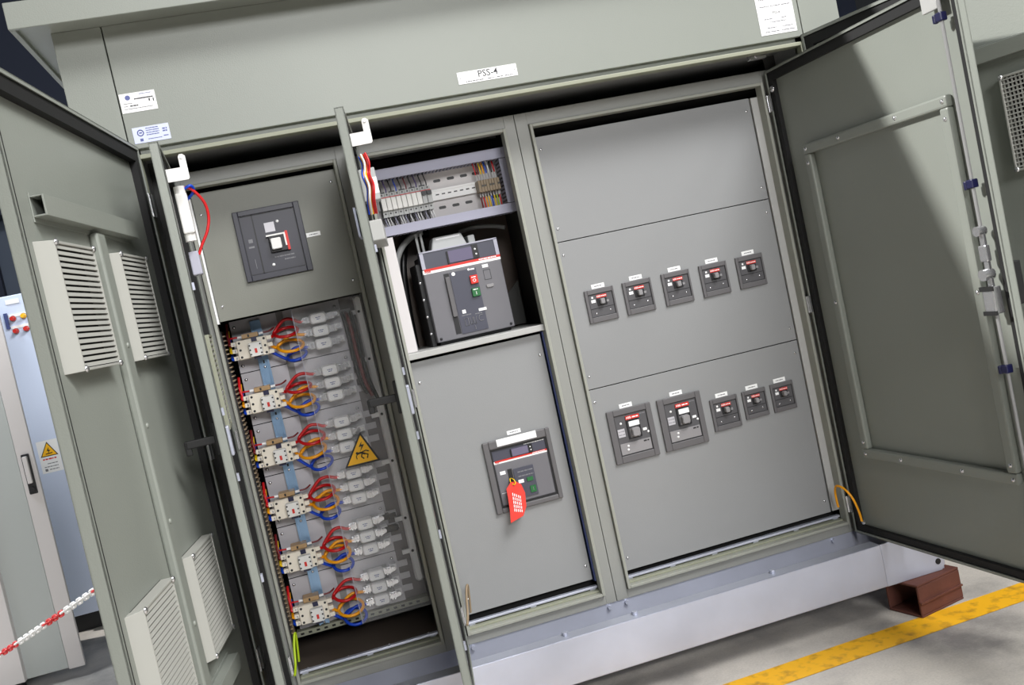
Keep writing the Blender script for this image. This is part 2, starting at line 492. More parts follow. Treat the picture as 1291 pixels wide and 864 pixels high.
# ---- outer doors
def outer_door(hinge, D, s, vents, mesh, name):
    W, Z0, Z1 = 1.058, 0.30, 2.075
    d = new_door('outer_door', enc, hinge, D, W, Z0, Z1, s, thick=0.028, lip=0.010)
    t = 0.025
    b = -s*t                                   # plane of the skin's inner face
    def B(u0, u1, h0, h1, z0, z1):             # h measured from the skin towards the inside
        return (u0, u1, b+s*h0, b+s*h1, z0, z1)
    g = MB()
    for bx in ((0.010, 0.042, Z0+0.01, Z1-0.01), (W-0.030, W-0.010, Z0+0.01, Z1-0.01)):
        g.box(*B(bx[0], bx[1], 0.0, 0.020, bx[2], bx[3]))
    g.box(*B(0.042, W-0.030, 0, 0.020, Z1-0.045, Z1-0.010)); g.box(*B(0.042, W-0.030, 0, 0.020, Z0+0.01, Z0+0.04))
    g.build('gasket', 'gasket', d)
    for z in (1.786, 0.5675):                  # horizontal Z-profiles
        st = MB()
        st.box(*B(0.245, 0.912, 0, 0.003, z-0.012, z+0.05)); st.box(*B(0.245, 0.912, 0.003, 0.028, z-0.002, z+0.002)); st.box(*B(0.245, 0.912, 0.026, 0.030, z-0.002, z+0.042)); st.box(*B(0.245, 0.912, 0.003, 0.026, z+0.039, z+0.042))
        st.build('stiffener', 'olive_coat', d, 0.001)
    st = MB(); st.box(*B(0.525, 0.585, 0, 0.022, 0.62, 1.776)); st.build('stiffener', 'olive_coat', d, 0.006)
    screws(d, [(0.555, b+s*0.022, z) for z in (0.80, 1.06, 1.3, 1.5)], 0.007, (0, s, 0), 'olive_coat', 'rivet')
    for (u0, u1, z0, z1) in vents:
        fr = MB()
        fr.box(*B(u0, u1, 0, 0.0015, z0, z1))
        fr.build('vent_backing', 'dark_void', d)
        fr = MB()
        fr.frame(u0, u1, z0, z1, 0.006, b+s*0.0015, b+s*0.03)
        # sloping outer side plate
        fr.add([(u1, b+s*0.03, z0), (u1, b+s*0.03, z1), (u1+0.035, b, z1), (u1+0.035, b, z0), (u1, b, z0), (u1, b, z1)], [(0, 1, 2, 3), (0, 3, 4), (1, 5, 2)])
        fr.build('vent_frame', 'screen_vent', d, 0.001)
        screws(d, [(u, b+s*0.031, z) for u in (u0+0.006, u1-0.006) for z in (z0+0.004, z1-0.004)], 0.008, (0, s, 0))
        n = 21
        src = None
        for i in range(n):
            z = z0+0.012+(z1-z0-0.024)*i/(n-1)
            if src is None:
                sl = MB()
                hh = 0.0042 if not mesh else 0.002
                sl.add([(u0+0.005, b+s*0.029, -hh), (u1-0.005, b+s*0.029, -hh), (u1-0.005, b+s*0.026, hh), (u0+0.005, b+s*0.026, hh),
                        (u0+0.005, b+s*0.026, -hh), (u1-0.005, b+s*0.026, -hh), (u1-0.005, b+s*0.023, hh), (u0+0.005, b+s*0.023, hh)],
                       [(0, 1, 2, 3), (4, 7, 6, 5), (0, 4, 5, 1), (3, 2, 6, 7), (0, 3, 7, 4), (1, 5, 6, 2)])
                src = sl.build('slat', 'screen_vent', d); o = src
            else:
                o = src.copy(); COL.objects.link(o)
            o.location = (0, 0, z)
        if mesh:
            src = None; n = 20
            for i in range(n):
                u = u0+0.012+(u1-u0-0.024)*i/(n-1)
                if src is None:
                    src = MB().box(-0.002, 0.002, b+s*0.022, b+s*0.0265, z0+0.006, z1-0.006).build('mesh_bar', 'screen_vent', d); o = src
                else:
                    o = src.copy(); COL.objects.link(o)
                o.location = (u, 0, 0)
    hz = [1.9, 1.16, 0.5]
    for z in hz:
        hg = MB()
        hg.box(-0.012, 0.022, s*0.001, s*0.005, z-0.035, z+0.035)
        hg.cyl((-0.006, s*0.003, z-0.035), (-0.006, s*0.003, z+0.035), 0.005)
        hg.build('hinge', 'steel', d)
    return d

aL = math.radians(97.0)
VENTS = [(0.225, 0.468, 1.458, 1.732), (0.665, 0.912, 1.458, 1.732), (0.225, 0.468, 0.675, 0.948), (0.665, 0.912, 0.675, 0.948)]
dl = outer_door((OL, -0.014), (math.cos(aL), -math.sin(aL)), 1, VENTS, False, 'left')
aR = math.radians(107.5)
dr = outer_door((OR+0.004, -0.014), (-math.cos(aR), -math.sin(aR)), -1, VENTS, True, 'right')

# ------------------------------------------------------------------ base frame and support
base = thing('base_frame', 'galvanised steel base channel carrying the switchgear enclosure', 'base frame', (1.68, 0.6, 0.12))
CB, CT = 0.12, 0.275
mb = MB()
mb.box(XL, 2.705, 0, 0.006, CB, CT); mb.box(XL, 2.705, 0, 0.06, CT-0.006, CT); mb.box(XL, 2.705, 0, 0.06, CB, CB+0.006)
mb.build('front_channel', 'galvanised', base, 0.003)
mb = MB()
mb.poly([(2.705, CB), (2.93, CB), (2.945, CB+0.02), (2.945, CT-0.02), (2.93, CT), (2.705, CT)], 0.0, 0.008)
mb.build('lifting_lug', 'galvanised', base, 0.002)
mb = MB(); mb.cyl((2.918, -0.001, 0.155), (2.918, 0.004, 0.155), 0.011, 14); mb.build('lug_hole', 'dark_void', base)
mb = MB()
mb.box(XL, XR, YB+0.005, YB+0.012, CB, 0.289); mb.box(XL, XL+0.006, 0.01, 1.2, CB, 0.283); mb.box(XR-0.006, XR, 0.01, 1.2, CB, 0.283)
mb.box(XL, XR, 1.19, 1.2, CB, 0.283); mb.box(XL+0.006, XR-0.006, YB+0.012, 1.19, 0.25, 0.256)
mb.build('cross_member', 'galvanised', base)
for x in (1.532, 1.782, 2.3): MB().cyl((x, 0.036, CT), (x, 0.036, CT+0.012), 0.010, 6).build('bolt', 'galvanised', base)
for x in (1.24, 1.735, 1.80, 2.62): MB().cyl((x, YB-0.006, 0.277), (x, YB+0.006, 0.277), 0.008, 6).build('bolt', 'galvanised', base)
def block(px, py, ang, label):
    """square tube lying along the cabinet front, open end towards -x"""
    t = thing('support_block', label, 'support block', (px, py, 0))
    ca, sa = math.cos(ang), math.sin(ang)
    mb = MB()
    l, w, h, k = 0.214, 0.15, 0.1195, 0.009
    def P(a, b2, z): return (px+a*ca-b2*sa, py+a*sa+b2*ca, z)
    def bx(a0, a1, b0, b1, z0, z1):
        vs = [P(a, b2, z) for z in (z0, z1) for a, b2 in ((a0, b0), (a1, b0), (a1, b1), (a0, b1))]
        mb.add(vs, [(0, 3, 2, 1), (4, 5, 6, 7), (0, 1, 5, 4), (1, 2, 6, 5), (2, 3, 7, 6), (3, 0, 4, 7)])
    bx(0, l, 0, w, 0, k); bx(0, l, 0, w, h-k, h); bx(0, l, 0, k, k, h-k); bx(0, l, w-k, w, k, h-k)
    mb.build('steel_tube', 'rust', t, 0.003)
    mb = MB(); bx(0.0, l, -0.006, 0.002, 0.05, 0.056); mb.build('weld_seam', 'rust', t)
    return t
block(2.776, -0.063, math.radians(13.5), 'rusty brown square steel tube propping up the base channel')

# ------------------------------------------------------------------ inner cubicles
def cubicle(name, label, x0, x1, r0, r1):
    c = thing(name, label, 'cubicle', ((x0+x1)/2, 0.5, FBT))
    mb = MB()
    mb.box(x0+0.001, x0+0.004, YB+0.003, 0.9, FBT, FT); mb.box(x1-0.004, x1-0.001, YB+0.003, 0.9, FBT, FT)
    mb.box(x0, x1, 0.897, 0.9, FBT, FT); mb.box(x0+0.004, x1-0.004, YB+0.003, 0.9, FT-0.003, FT); mb.box(x0+0.004, x1-0.004, YB+0.003, 0.9, FBT, FBT+0.003)
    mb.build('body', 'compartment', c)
    fr = MB()
    fr.frame(x0+0.001, x1-0.001, FBT, FT, (r0-x0-0.001, x1-r1-0.001, RIB-FBT, FT-RIT), YB, YB+0.03)
    fr.build('front_frame', 'frame_coat', c, 0.001)
    rm = MB(); rm.frame(r0+0.002, r1-0.002, RIB+0.002, RIT-0.002, 0.010, YB-0.014, YB+0.03)
    rm.build('door_rim', 'rim_grey', c, 0.0015)
    rl = MB()
    rl.box(r0+0.013, r1-0.013, YB+0.012, YB+0.045, RIB+0.012, RIB+0.019)
    rl.build('sill_rail', 'rim_seal', c, 0.001)
    MB().box(r0+0.013, r1-0.013, YB+0.030, YB+0.048, RIB+0.024, RIB+0.032).build('sill_rail', 'galvanised', c, 0.001)
    n2 = max(3, int((r1-r0)/0.14))
    for i in range(n2):
        xa = r0+0.03+(r1-r0-0.06)*i/(n2-1)
        MB().box(xa-0.01, xa+0.01, YB+0.034, YB+0.046, RIB+0.018, RIB+0.025).build('rail_spacer', 'galvanised', c)
    n = max(4, int((r1-r0)/0.1))
    screws(c, [(r0+0.04+(r1-r0-0.08)*i/(n-1), YB+0.056, RIB+0.028) for i in range(n)], 0.005, (0, -0.5, 1), name='sill_screw')
    fl = MB(); fl.box(x0+0.006, x1-0.006, YB+0.055, 0.89, RIB-0.004, RIB); fl.build('floor_plate', 'compartment_floor', c)
    return c

X01, X12, X23, X34 = 0.612, 1.187, 1.766, 2.737
c1 = cubicle('capacitor_cubicle', 'olive framed cubicle with contactor rows behind a narrow open inner door', X01, X12, 0.656, 1.150)
c2 = cubicle('incomer_cubicle', 'olive framed middle cubicle holding the two air circuit breakers', X12, X23, 1.228, 1.728)
c3 = cubicle('feeder_cubicle', 'wide olive framed cubicle with grey panels full of small breakers', X23, X34, 1.8094, 2.6954)

def hinges(d, zs, s):
    for z in zs:
        h = MB()
        h.box(-0.012, 0.012, -s*0.001, s*0.004, z-0.03, z+0.03)
        h.cyl((-0.006, s*0.004, z-0.03), (-0.006, s*0.004, z+0.03), 0.004)
        h.build('hinge', 'steel', d)

def inner_door(parent, hinge, free, s):
    D = Vector((free[0]-hinge[0], free[1]-hinge[1])); w = D.length; D.normalize()
    d = new_door('inner_door', parent, hinge, D, w, FBT+0.004, 2.0, s, thick=0.025, lip=0.008)
    b = -s*0.022
    g = MB()
    for u0, u1 in ((0.008, 0.034), (w-0.028, w-0.008)): g.box(u0, u1, b, b+s*0.016, FBT+0.012, 1.992)
    g.box(0.034, w-0.028, b, b+s*0.016, 1.962, 1.992); g.box(0.034, w-0.028, b, b+s*0.016, FBT+0.012, FBT+0.034)
    g.build('gasket', 'gasket', d)
    hinges(d, (1.885, 1.15, 0.40), s)
    return d, w, b

# ---- inner door of the capacitor cubicle
d1, w1, b1 = inner_door(c1, (0.648, 0.140), (0.669, -0.408), 1)
d2, w2, b2 = inner_door(c2, (1.224, 0.140), (1.149, -0.456), 1)
for d, w in ((d1, w1), (d2, w2)):
    hk = MB()      # hook of the rod lock
    y0 = w-0.035
    pts = [(0.0, 0.0), (0.052, 0.0), (0.056, 0.004), (0.056, 0.062), (0.050, 0.068), (0.042, 0.068), (0.038, 0.062), (0.038, 0.034), (0.0, 0.034)]
    n = len(pts)
    vs = [(y0, p, 1.898+q) for p, q in pts] + [(y0-0.003, p, 1.898+q) for p, q in pts]
    hk.add(vs, [tuple(range(n)), tuple(range(2*n-1, n-1, -1))] + [(i, n+i, n+(i+1) % n, (i+1) % n) for i in range(n)])
    hk.build('latch_hook', 'white_plastic', d)
    rv = MB(); rv.cyl((y0, 0.047, 1.958), (y0+0.004, 0.047, 1.958), 0.004); rv.build('hook_rivet', 'steel', d)
    rod = MB(); rod.cyl((w-0.04, -0.004, 0.45), (w-0.04, -0.004, 1.9), 0.004, 8); rod.build('lock_rod', 'steel', d)
    for z in (0.5, 0.82, 1.1, 1.28, 1.62):
        MB().box(w-0.05, w-0.03, -0.006, 0.005, z-0.010, z+0.010).build('rod_guide', 'galvanised', d)
    lk = MB(); lk.box(w-0.065, w-0.028, -0.003, 0.007, 1.16, 1.24); lk.build('lock_case', 'galvanised', d, 0.003)
    hd = MB()      # outside lever handle, on the far side of the leaf
    hd.box(w-0.055, w-0.02, -0.034, -0.024, 1.17, 1.26)
    hd.box(w-0.046, w-0.028, -0.108, -0.024, 1.203, 1.224); hd.box(w-0.046, w-0.030, -0.112, -0.096, 1.185, 1.224)
    hd.build('lever_handle', 'black_plastic', d, 0.003)
# door lamp and its red lead on the capacitor door
sw = MB()
sw.box(w1-0.13, w1-0.09, 0.006, 0.036, 1.765, 1.875); sw.cyl((w1-0.11, 0.02, 1.875), (w1-0.11, 0.02, 1.895), 0.015, 12); sw.cyl((w1-0.11, 0.02, 1.765), (w1-0.11, 0.02, 1.745), 0.015, 12)
sw.build('door_lamp', 'white_plastic', d1, 0.004)
ld = MB(); ld.tube([(w1-0.11, 0.03, 1.89), (w1-0.12, 0.05, 1.885), (w1-0.14, 0.074, 1.85), (w1-0.15, 0.078, 1.81), (w1-0.15, 0.066, 1.77), (w1-0.15, 0.044, 1.735), (w1-0.15, 0.03, 1.71)], 0.0042)
ld.build('red_lead', 'wire_red', d1)
ld = MB(); ld.tube([(w1-0.11, 0.03, 1.885), (w1-0.11, 0.05, 1.893), (w1-0.13, 0.055, 1.88), (w1-0.15, 0.03, 1.86)], 0.004); ld.build('blue_lead', 'wire_blue', d1)
ld = MB(); ld.box(w1-0.17, w1-0.13, 0.004, 0.03, 1.655, 1.72); ld.build('junction_box', 'grey_plastic', d1, 0.003)
# vent on the capacitor door
vt = MB(); vt.frame(0.2, 0.4, 1.22, 1.49, 0.006, b1, 0.006); vt.build('vent_frame', 'rim_seal', d1)
src = None
for i in range(18):
    z = 1.235+i*0.0142
    if src is None:
        src = MB().box(0.206, 0.394, b1+0.012, 0.004, -0.003, 0.003).build('slat', 'screen_vent', d1); o = src
    else:
        o = src.copy(); COL.objects.link(o)
    o.location = (0, 0, z)
# wiring on the inside of the incomer door
wr = random.Random(3)
for k, (mname, off) in enumerate((('wire_blue', 0.0), ('wire_orange', 0.006), ('wire_yellow', 0.013), ('wire_red', 0.019), ('wire_white', 0.009), ('wire_red', 0.026))):
    pts = [(w2-0.34+0.012*k, 0.004+off*0.8, 1.915), (w2-0.30+0.006*k, 0.010+off*0.8, 1.885), (w2-0.27, 0.004+off*0.8, 1.85), (w2-0.26+0.01*k, 0.010+off*0.8, 1.81), (w2-0.25+0.008*k, 0.003+off*0.8, 1.77), (w2-0.26, 0.0+off*0.8, 1.735)]
    MB().tube(pts, 0.0034, 6).build('door_wire', mname, d2)
bx = MB(); bx.box(0.12, 0.19, -0.01, 0.040, 1.79, 1.89); bx.build('relay', 'wire_grey', d2, 0.003)
bx = MB(); bx.box(0.1195, 0.1905, 0.012, 0.0405, 1.81, 1.86); bx.build('relay_label', 'label_white', d2)
bx = MB(); bx.box(0.02, 0.36, -0.01, 0.03, 1.655, 1.715); bx.build('wire_trough', 'light_coat', d2, 0.003)
bx = MB(); bx.box(w2-0.16, w2-0.05, -0.036, -0.030, 1.66, 1.74); bx.build('door_sticker', 'label_blue', d2)
# earth leads at the bottom hinges
for d, w, nm in ((d1, w1, 'wire_green'), (d2, w2, 'terminal_brown')):
    e = MB(); e.tube([(0.10, 0.012, 0.40), (0.06, 0.020, 0.42), (0.035, 0.028, 0.47), (0.02, 0.036, 0.50), (0.0, 0.040, 0.495), (-0.012, 0.036, 0.45), (-0.02, 0.03, 0.40)], 0.0042, 6)
    e.build('earth_lead', nm, d)

# ---- feeder door (right hinge)
d3, w3, b3 = inner_door(c3, (2.700, 0.142), (2.748, -0.812), -1)
s = -1
fr = MB()
u0, u1, z0, z1, fw_ = 0.145, 0.852, 0.592, 1.705, 0.034
for bx in ((u0, u1, z1-fw_, z1), (u0, u1, z0, z0+fw_), (u0, u0+fw_, z0+fw_, z1-fw_), (u1-fw_, u1, z0+fw_, z1-fw_)):
    f = MB(); f.box(bx[0], bx[1], b3-0.024, b3, bx[2], bx[3]); f.build('stiffener_profile', 'olive_coat', d3, 0.006)
screws(d3, [(u0+0.016+(u1-u0-0.032)*t, b3-0.024, z) for z in (z0+0.016, z1-0.016) for t in (0, 0.28, 0.7, 1)] + [(u, b3-0.024, z) for u in (u0+0.016, u1-0.016) for z in (0.65, 1.15, 1.64)], 0.007, (0, -1, 0))
ur = w3-0.052
rod = MB(); rod.cyl((ur, -0.012, 0.42), (ur, -0.012, 1.09), 0.005); rod.cyl((ur, -0.012, 1.24), (ur, -0.012, 1.95), 0.005); rod.build('lock_rod', 'plate_mid', d3)
for z in (1.905, 1.45, 0.935, 0.5):
    gd = MB(); gd.box(ur-0.014, ur+0.010, -0.022, 0.0, z-0.012, z+0.012); gd.box(ur-0.022, ur-0.012, -0.024, -0.01, z-0.014, z+0.010); gd.build('rod_guide', 'navy_plastic', d3, 0.003)
lk = MB(); lk.box(ur-0.02, ur+0.02, -0.03, 0.0, 1.09, 1.165); lk.cyl((ur, -0.036, 1.20), (ur, -0.004, 1.20), 0.016, 12); lk.cyl((ur, -0.03, 1.32), (ur, -0.004, 1.32), 0.014, 12)
lk.box(ur-0.008, ur+0.008, -0.018, -0.006, 1.16, 1.33); lk.box(ur-0.014, ur+0.014, -0.022, -0.006, 1.235, 1.28)
lk.build('lock_mechanism', 'steel', d3, 0.003)
lk = MB(); lk.box(ur-0.024, ur+0.024, -0.034, -0.028, 1.155, 1.168); lk.box(ur-0.024, ur+0.024, -0.034, -0.028, 1.088, 1.1); lk.build('lock_clamp', 'black_plastic', d3)
tb = MB(); tb.box(w3-0.12, w3-0.06, -0.012, 0.0, 1.93, 1.99); tb.build('top_stop', 'light_coat', d3, 0.002)
hd = MB(); hd.box(ur-0.02, ur+0.02, 0.03, 0.045, 1.14, 1.26); hd.box(ur-0.012, ur+0.012, 0.06, 0.085, 1.1, 1.22); hd.cyl((ur, 0.04, 1.21), (ur, 0.07, 1.21), 0.012)
hd.build('lever_handle', 'black_plastic', d3, 0.003)
sg = MB(); sg.box(ur-0.005, ur+0.03, -0.003, 0.004, 1.965, 1.999); sg.build('door_stop', 'steel', d3)
screws(d3, [(0.035, -0.002, 1.93)], 0.012, (0, -1, 0))
e = MB(); e.tube([(0.075, -0.012, 0.352), (0.078, -0.018, 0.39), (0.075, -0.03, 0.44), (0.055, -0.042, 0.475), (0.02, -0.05, 0.485), (-0.005, -0.045, 0.46), (-0.015, -0.04, 0.42), (-0.02, -0.035, 0.395)], 0.0042, 7)
e.build('earth_lead', 'wire_orange', d3)
screws(d3, [(0.075, -0.006, 0.345)], 0.009, (0, -1, 0))

# ------------------------------------------------------------------ feeder cubicle panels and breakers
P3L, P3R = 1.829, 2.653
for za, zb in ((1.5575, 1.927), (1.0305, 1.5545), (0.372, 1.0275)):
    p = MB().box(P3L, P3R, YC, YC+0.003, za, zb).build('cover_panel', 'grey_coat', c3, 0.001)
    screws(p, [(x, YC, z) for x in (P3L+0.018, P3R-0.018) for z in (za+0.045, zb-0.045)], 0.005)
MB().box(P3R+0.004, 2.685, YC-0.006, YC+0.05, 0.375, 1.925).build('side_profile', 'light_coat', c3, 0.001)
MB().box(1.8215, P3L-0.002, YC-0.003, YC+0.05, 0.33, 1.94).build('side_profile', 'grey_coat', c3)
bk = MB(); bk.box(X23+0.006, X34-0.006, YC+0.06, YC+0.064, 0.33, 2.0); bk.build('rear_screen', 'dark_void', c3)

def small_breaker(x0, x1, z0, z1, label, group, lw=0.049):
    yf = YC-0.008
    t = thing('moulded_case_breaker', label, 'circuit breaker', ((x0+x1)/2, YC, z0), group)
    w, h = x1-x0, z1-z0
    fr = MB(); fr.frame(x0, x1, z0, z1, (w*0.10, w*0.06, h*0.16, h*0.14), yf, YC); fr.build('bezel', 'breaker_frame', t, 0.0015)
    a0, a1, c0, c1_ = x0+w*0.10, x1-w*0.06, z0+h*0.16, z1-h*0.14
    MB().box(a0, a1, yf+0.004, YC, c0, c1_).build('front_plate', 'breaker_dark', t)
    gp = MB(); gp.frame(a0, a1, c0, c1_, 0.0016, yf+0.002, yf+0.0041); gp.build('shadow_joint', 'breaker_black', t)
    hh = c1_-c0; ww = a1-a0
    zt = c0+hh*0.80
    MB().box(a0+ww*0.33, a0+ww*0.74, yf+0.001, YC-0.002, zt, zt+hh*0.13).build('red_strip', 'red', t)
    tx = MB(); tx.text('ABB', a0+ww*0.41, zt+hh*0.065, yf+0.0006, hh*0.11); tx.scribble(a0+ww*0.52, a0+ww*0.72, zt+hh*0.065, hh*0.04, yf+0.0008, 3); tx.build('lettering', 'label_white', t)
    hs = MB(); hs.box(a0+ww*0.33, a0+ww*0.72, yf+0.001, YC-0.002, zt-hh*0.34, zt-hh*0.01); hs.build('toggle_housing', 'breaker_black', t, 0.001)
    tg = MB(); tg.cbox(a0+ww*0.42, a0+ww*0.60, yf-0.016, YC-0.004, zt-hh*0.28, zt-hh*0.04, 0.003); tg.build('toggle', 'breaker_grey', t)
    b = MB(); b.box(a0+ww*0.70, a0+ww*0.80, yf+0.001, yf+0.004, zt-hh*0.24, zt-hh*0.14); b.build('test_button', 'breaker_grey', t)
    MB().box(a0+ww*0.10, a0+ww*0.27, yf+0.003, yf+0.005, zt-hh*0.17, zt-hh*0.04).build('rating_label', 'label_white', t)
    MB().box(a0+ww*0.13, a0+ww*0.2, yf+0.003, yf+0.005, zt+hh*0.02, zt+hh*0.10).build('rating_label', 'label_white', t)
    ln = MB(); ln.box(a0+0.003, a1-0.003, yf+0.0032, yf+0.0041, c0+hh*0.36, c0+hh*0.385); ln.build('groove', 'breaker_black', t)
    screws(t, [(a0+ww*0.22, yf+0.004, c0+hh*0.15), (a0+ww*0.80, yf+0.004, c0+hh*0.2)], 0.0035)
    return t

def small_label(xc, z, label, group, w=0.048, h=0.0155, y=YC):
    o = MB().box(xc-w/2, xc+w/2, y-0.0012, y, z, z+h).build('circuit_label', 'label_white')
    centre(o)
    tag(o, label, 'label', group)
    tx = MB(); tx.scribble(xc-w*0.3, xc+w*0.3, z+h*0.5, h*0.22, y-0.0012, int(xc*1000)); tx.build('print', 'ink_grey', o)
    return o

ORD5 = ['first (next to the middle post)', 'second', 'third', 'fourth', 'fifth (nearest the door hinges)']
for i, x0 in enumerate((1.890, 2.0325, 2.1815, 2.328, 2.473)):
    small_breaker(x0, x0+0.108, 1.255, 1.371, '%s small breaker of the upper row on the wide cubicle' % ORD5[i], 'small breakers on the feeder panels')
    small_label(x0+0.056, 1.3725, 'white tag above the %s small breaker of the upper row' % ORD5[i], 'circuit labels on the feeder panels')

def big_breaker(x0, x1, z0, z1, label):
    yf = YC-0.010
    t = thing('moulded_case_breaker', label, 'circuit breaker', ((x0+x1)/2, YC, z0), 'large breakers on the lower feeder panel')
    w, h = x1-x0, z1-z0
    fr = MB(); fr.frame(x0, x1, z0, z1, (w*0.14, w*0.12, h*0.13, h*0.11), yf, YC); fr.build('bezel', 'breaker_frame', t, 0.002)
    a0, a1, c0, c1_ = x0+w*0.14, x1-w*0.12, z0+h*0.13, z1-h*0.11
    MB().box(a0, a1, yf+0.005, YC, c0, c1_).build('front_plate', 'breaker_dark', t)
    gp = MB(); gp.frame(a0, a1, c0, c1_, 0.0018, yf+0.003, yf+0.0051); gp.build('shadow_joint', 'breaker_black', t)
    hh = c1_-c0; ww = a1-a0
    lo = MB(); lo.box(a0+0.004, a1-0.004, yf+0.003, YC-0.002, c0+0.004, c0+hh*0.30); lo.build('trip_unit', 'breaker_grey', t)
    dt = MB(); dt.scribble(a0+ww*0.75, a0+ww*0.92, c0+hh*0.25, hh*0.035, yf+0.003, 5); dt.build('trip_display', 'breaker_black', t)
    hs = MB(); hs.frame(a0+ww*0.34, a0+ww*0.74, c0+hh*0.38, c0+hh*0.83, 0.003, yf, YC-0.002); hs.build('toggle_housing', 'breaker_black', t)
    MB().box(a0+ww*0.34, a0+ww*0.76, yf+0.001, YC-0.002, c0+hh*0.85, c0+hh*0.94).build('red_strip', 'red', t)
    tx = MB(); tx.text('ABB', a0+ww*0.43, c0+hh*0.895, yf+0.0006, hh*0.075); tx.scribble(a0+ww*0.54, a0+ww*0.73, c0+hh*0.895, hh*0.03, yf+0.0008, 6); tx.build('lettering', 'label_white', t)
    tg = MB(); tg.cbox(a0+ww*0.42, a0+ww*0.66, yf-0.02, YC-0.004, c0+hh*0.43, c0+hh*0.64, 0.004); tg.box(a0+ww*0.40, a0+ww*0.68, yf+0.001, yf+0.004, c0+hh*0.40, c0+hh*0.62); tg.build('toggle', 'breaker_grey', t)
    b = MB(); b.box(a0+ww*0.40, a0+ww*0.72, yf-0.002, yf+0.004, c0+hh*0.68, c0+hh*0.80); b.build('rating_label', 'label_white', t); MB().box(a0+ww*0.80, a0+ww*0.92, yf+0.003, yf+0.005, c0+hh*0.50, c0+hh*0.56).build('rating_label', 'label_white', t)
    b = MB(); b.box(a0+ww*0.04, a0+ww*0.25, yf+0.003, yf+0.005, c0+hh*0.46, c0+hh*0.66); b.build('data_plate', 'plate_grey', t)
    b = MB(); b.scribble(a0+ww*0.78, a0+ww*0.97, c0+hh*0.93, hh*0.02, yf+0.005, 2); b.build('print', 'ink_grey', t)
    b = MB(); b.scribble(a0+ww*0.06, a0+ww*0.24, c0+hh*0.6, hh*0.02, yf+0.003, 8); b.scribble(a0+ww*0.06, a0+ww*0.24, c0+hh*0.52, hh*0.02, yf+0.003, 9); b.build('plate_print', 'ink_grey', t)
    screws(t, [(a0+ww*0.18, yf+0.005, c0+hh*0.79), (a0+ww*0.95, yf+0.005, c0+hh*0.45), (a0+ww*0.27, yf+0.003, c0+hh*0.22), (a0+ww*0.25, yf+0.003, c0+hh*0.13)], 0.0045, material='label_white')
    return t
big_breaker(1.877, 2.043, 0.748, 0.939, 'large breaker with grey trip unit, next to the middle post')
big_breaker(2.068, 2.235, 0.748, 0.936, 'large breaker with grey trip unit, beside the small breakers of the lower row')
small_label(1.955, 0.9395, 'white tag above the large breaker next to the middle post', 'circuit labels on the feeder panels')
small_label(2.148, 0.9375, 'white tag above the large breaker beside the small ones', 'circuit labels on the feeder panels')
LOW = ['small breaker of the lower row, beside the large breakers', 'small breaker in the middle of the lower row of three', 'small breaker of the lower row, nearest the door hinges']
LOWT = ['white tag over the lower-row small breaker beside the large ones', 'white tag over the middle small breaker of the lower row', 'white tag over the lower-row small breaker nearest the hinges']
for i, (x0, x1, z0, z1) in enumerate(((2.266, 2.374, 0.773, 0.890), (2.394, 2.488, 0.787, 0.890), (2.508, 2.600, 0.786, 0.890))):
    small_breaker(x0, x1, z0, z1, LOW[i], 'small breakers on the feeder panels')
    small_label((x0+x1)/2-0.002, z1+0.0015, LOWT[i], 'circuit labels on the feeder panels')

# ------------------------------------------------------------------ incomer cubicle: lower panel with air circuit breaker
p = MB().box(1.245, 1.705, YC, YC+0.003, 0.378, 1.262).build('cover_panel', 'grey_coat', c2, 0.001)
screws(p, [(1.262, YC, 1.19), (1.262, YC, 0.43), (1.69, YC, 1.19), (1.69, YC, 0.43)], 0.006)
MB().box(1.711, 1.7255, YC-0.004, YC+0.02, 0.37, 1.268).build('film_covered_profile', 'film_blue', c2)
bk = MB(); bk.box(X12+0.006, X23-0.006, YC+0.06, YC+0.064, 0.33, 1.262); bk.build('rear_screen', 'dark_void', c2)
MB().box(1.236, 1.7265, YB+0.005, 0.55, 1.272, 1.293).build('breaker_shelf', 'light_coat', c2, 0.002)
bk = MB(); bk.box(X12+0.006, X23-0.006, 0.56, 0.565, 1.293, 2.0); bk.build('rear_plate', 'brown_back', c2)

def air_breaker(x0, x1, z0, z1, yf, t, deep):
    """front cover of an air circuit breaker, proportions of the photo"""
    w, h = x1-x0, z1-z0
    X = lambda a: x0+w*a
    Z = lambda a: z0+h*a
    MB().box(x0, x1, yf, yf+deep, z0, Z(0.755)).build('front_cover', 'acb_grey', t, 0.003)
    MB().box(x0, x1, yf+0.002, yf+deep, Z(0.80), z1).build('upper_cover', 'breaker_blue', t, 0.002)
    MB().box(X(0.02), x1, yf-0.002, yf+0.02, Z(0.785), Z(0.81)).build('red_bar', 'red', t)
    MB().box(x0, x1, yf-0.001, yf+0.02, Z(0.755), Z(0.80)).build('bar_backing', 'label_white', t)
    tx = MB(); tx.text('ABB', X(0.06), Z(0.778), yf-0.0022, h*0.04); tx.build('brand_lettering', 'red', t)
    tx = MB(); tx.scribble(X(0.72), X(0.95), Z(0.797), h*0.012, yf-0.0022, 4); tx.build('lettering', 'label_white', t)
    MB().box(X(0.355), X(0.66), yf-0.003, yf+0.01, Z(0.825), Z(0.955)).build('screen', 'screen', t)
    MB().box(X(0.66), X(0.74), yf-0.004, yf+0.01, Z(0.82), Z(0.97)).build('key_strip', 'breaker_black', t)
    MB().box(X(0.335), X(0.355), yf-0.004, yf+0.01, Z(0.82), Z(0.955)).build('screen_edge', 'breaker_black', t)
    screws(t, [(X(0.70), yf-0.004, Z(0.92)), (X(0.705), yf-0.004, Z(0.865))], w*0.013, material='label_white', name='key')
    return X, Z

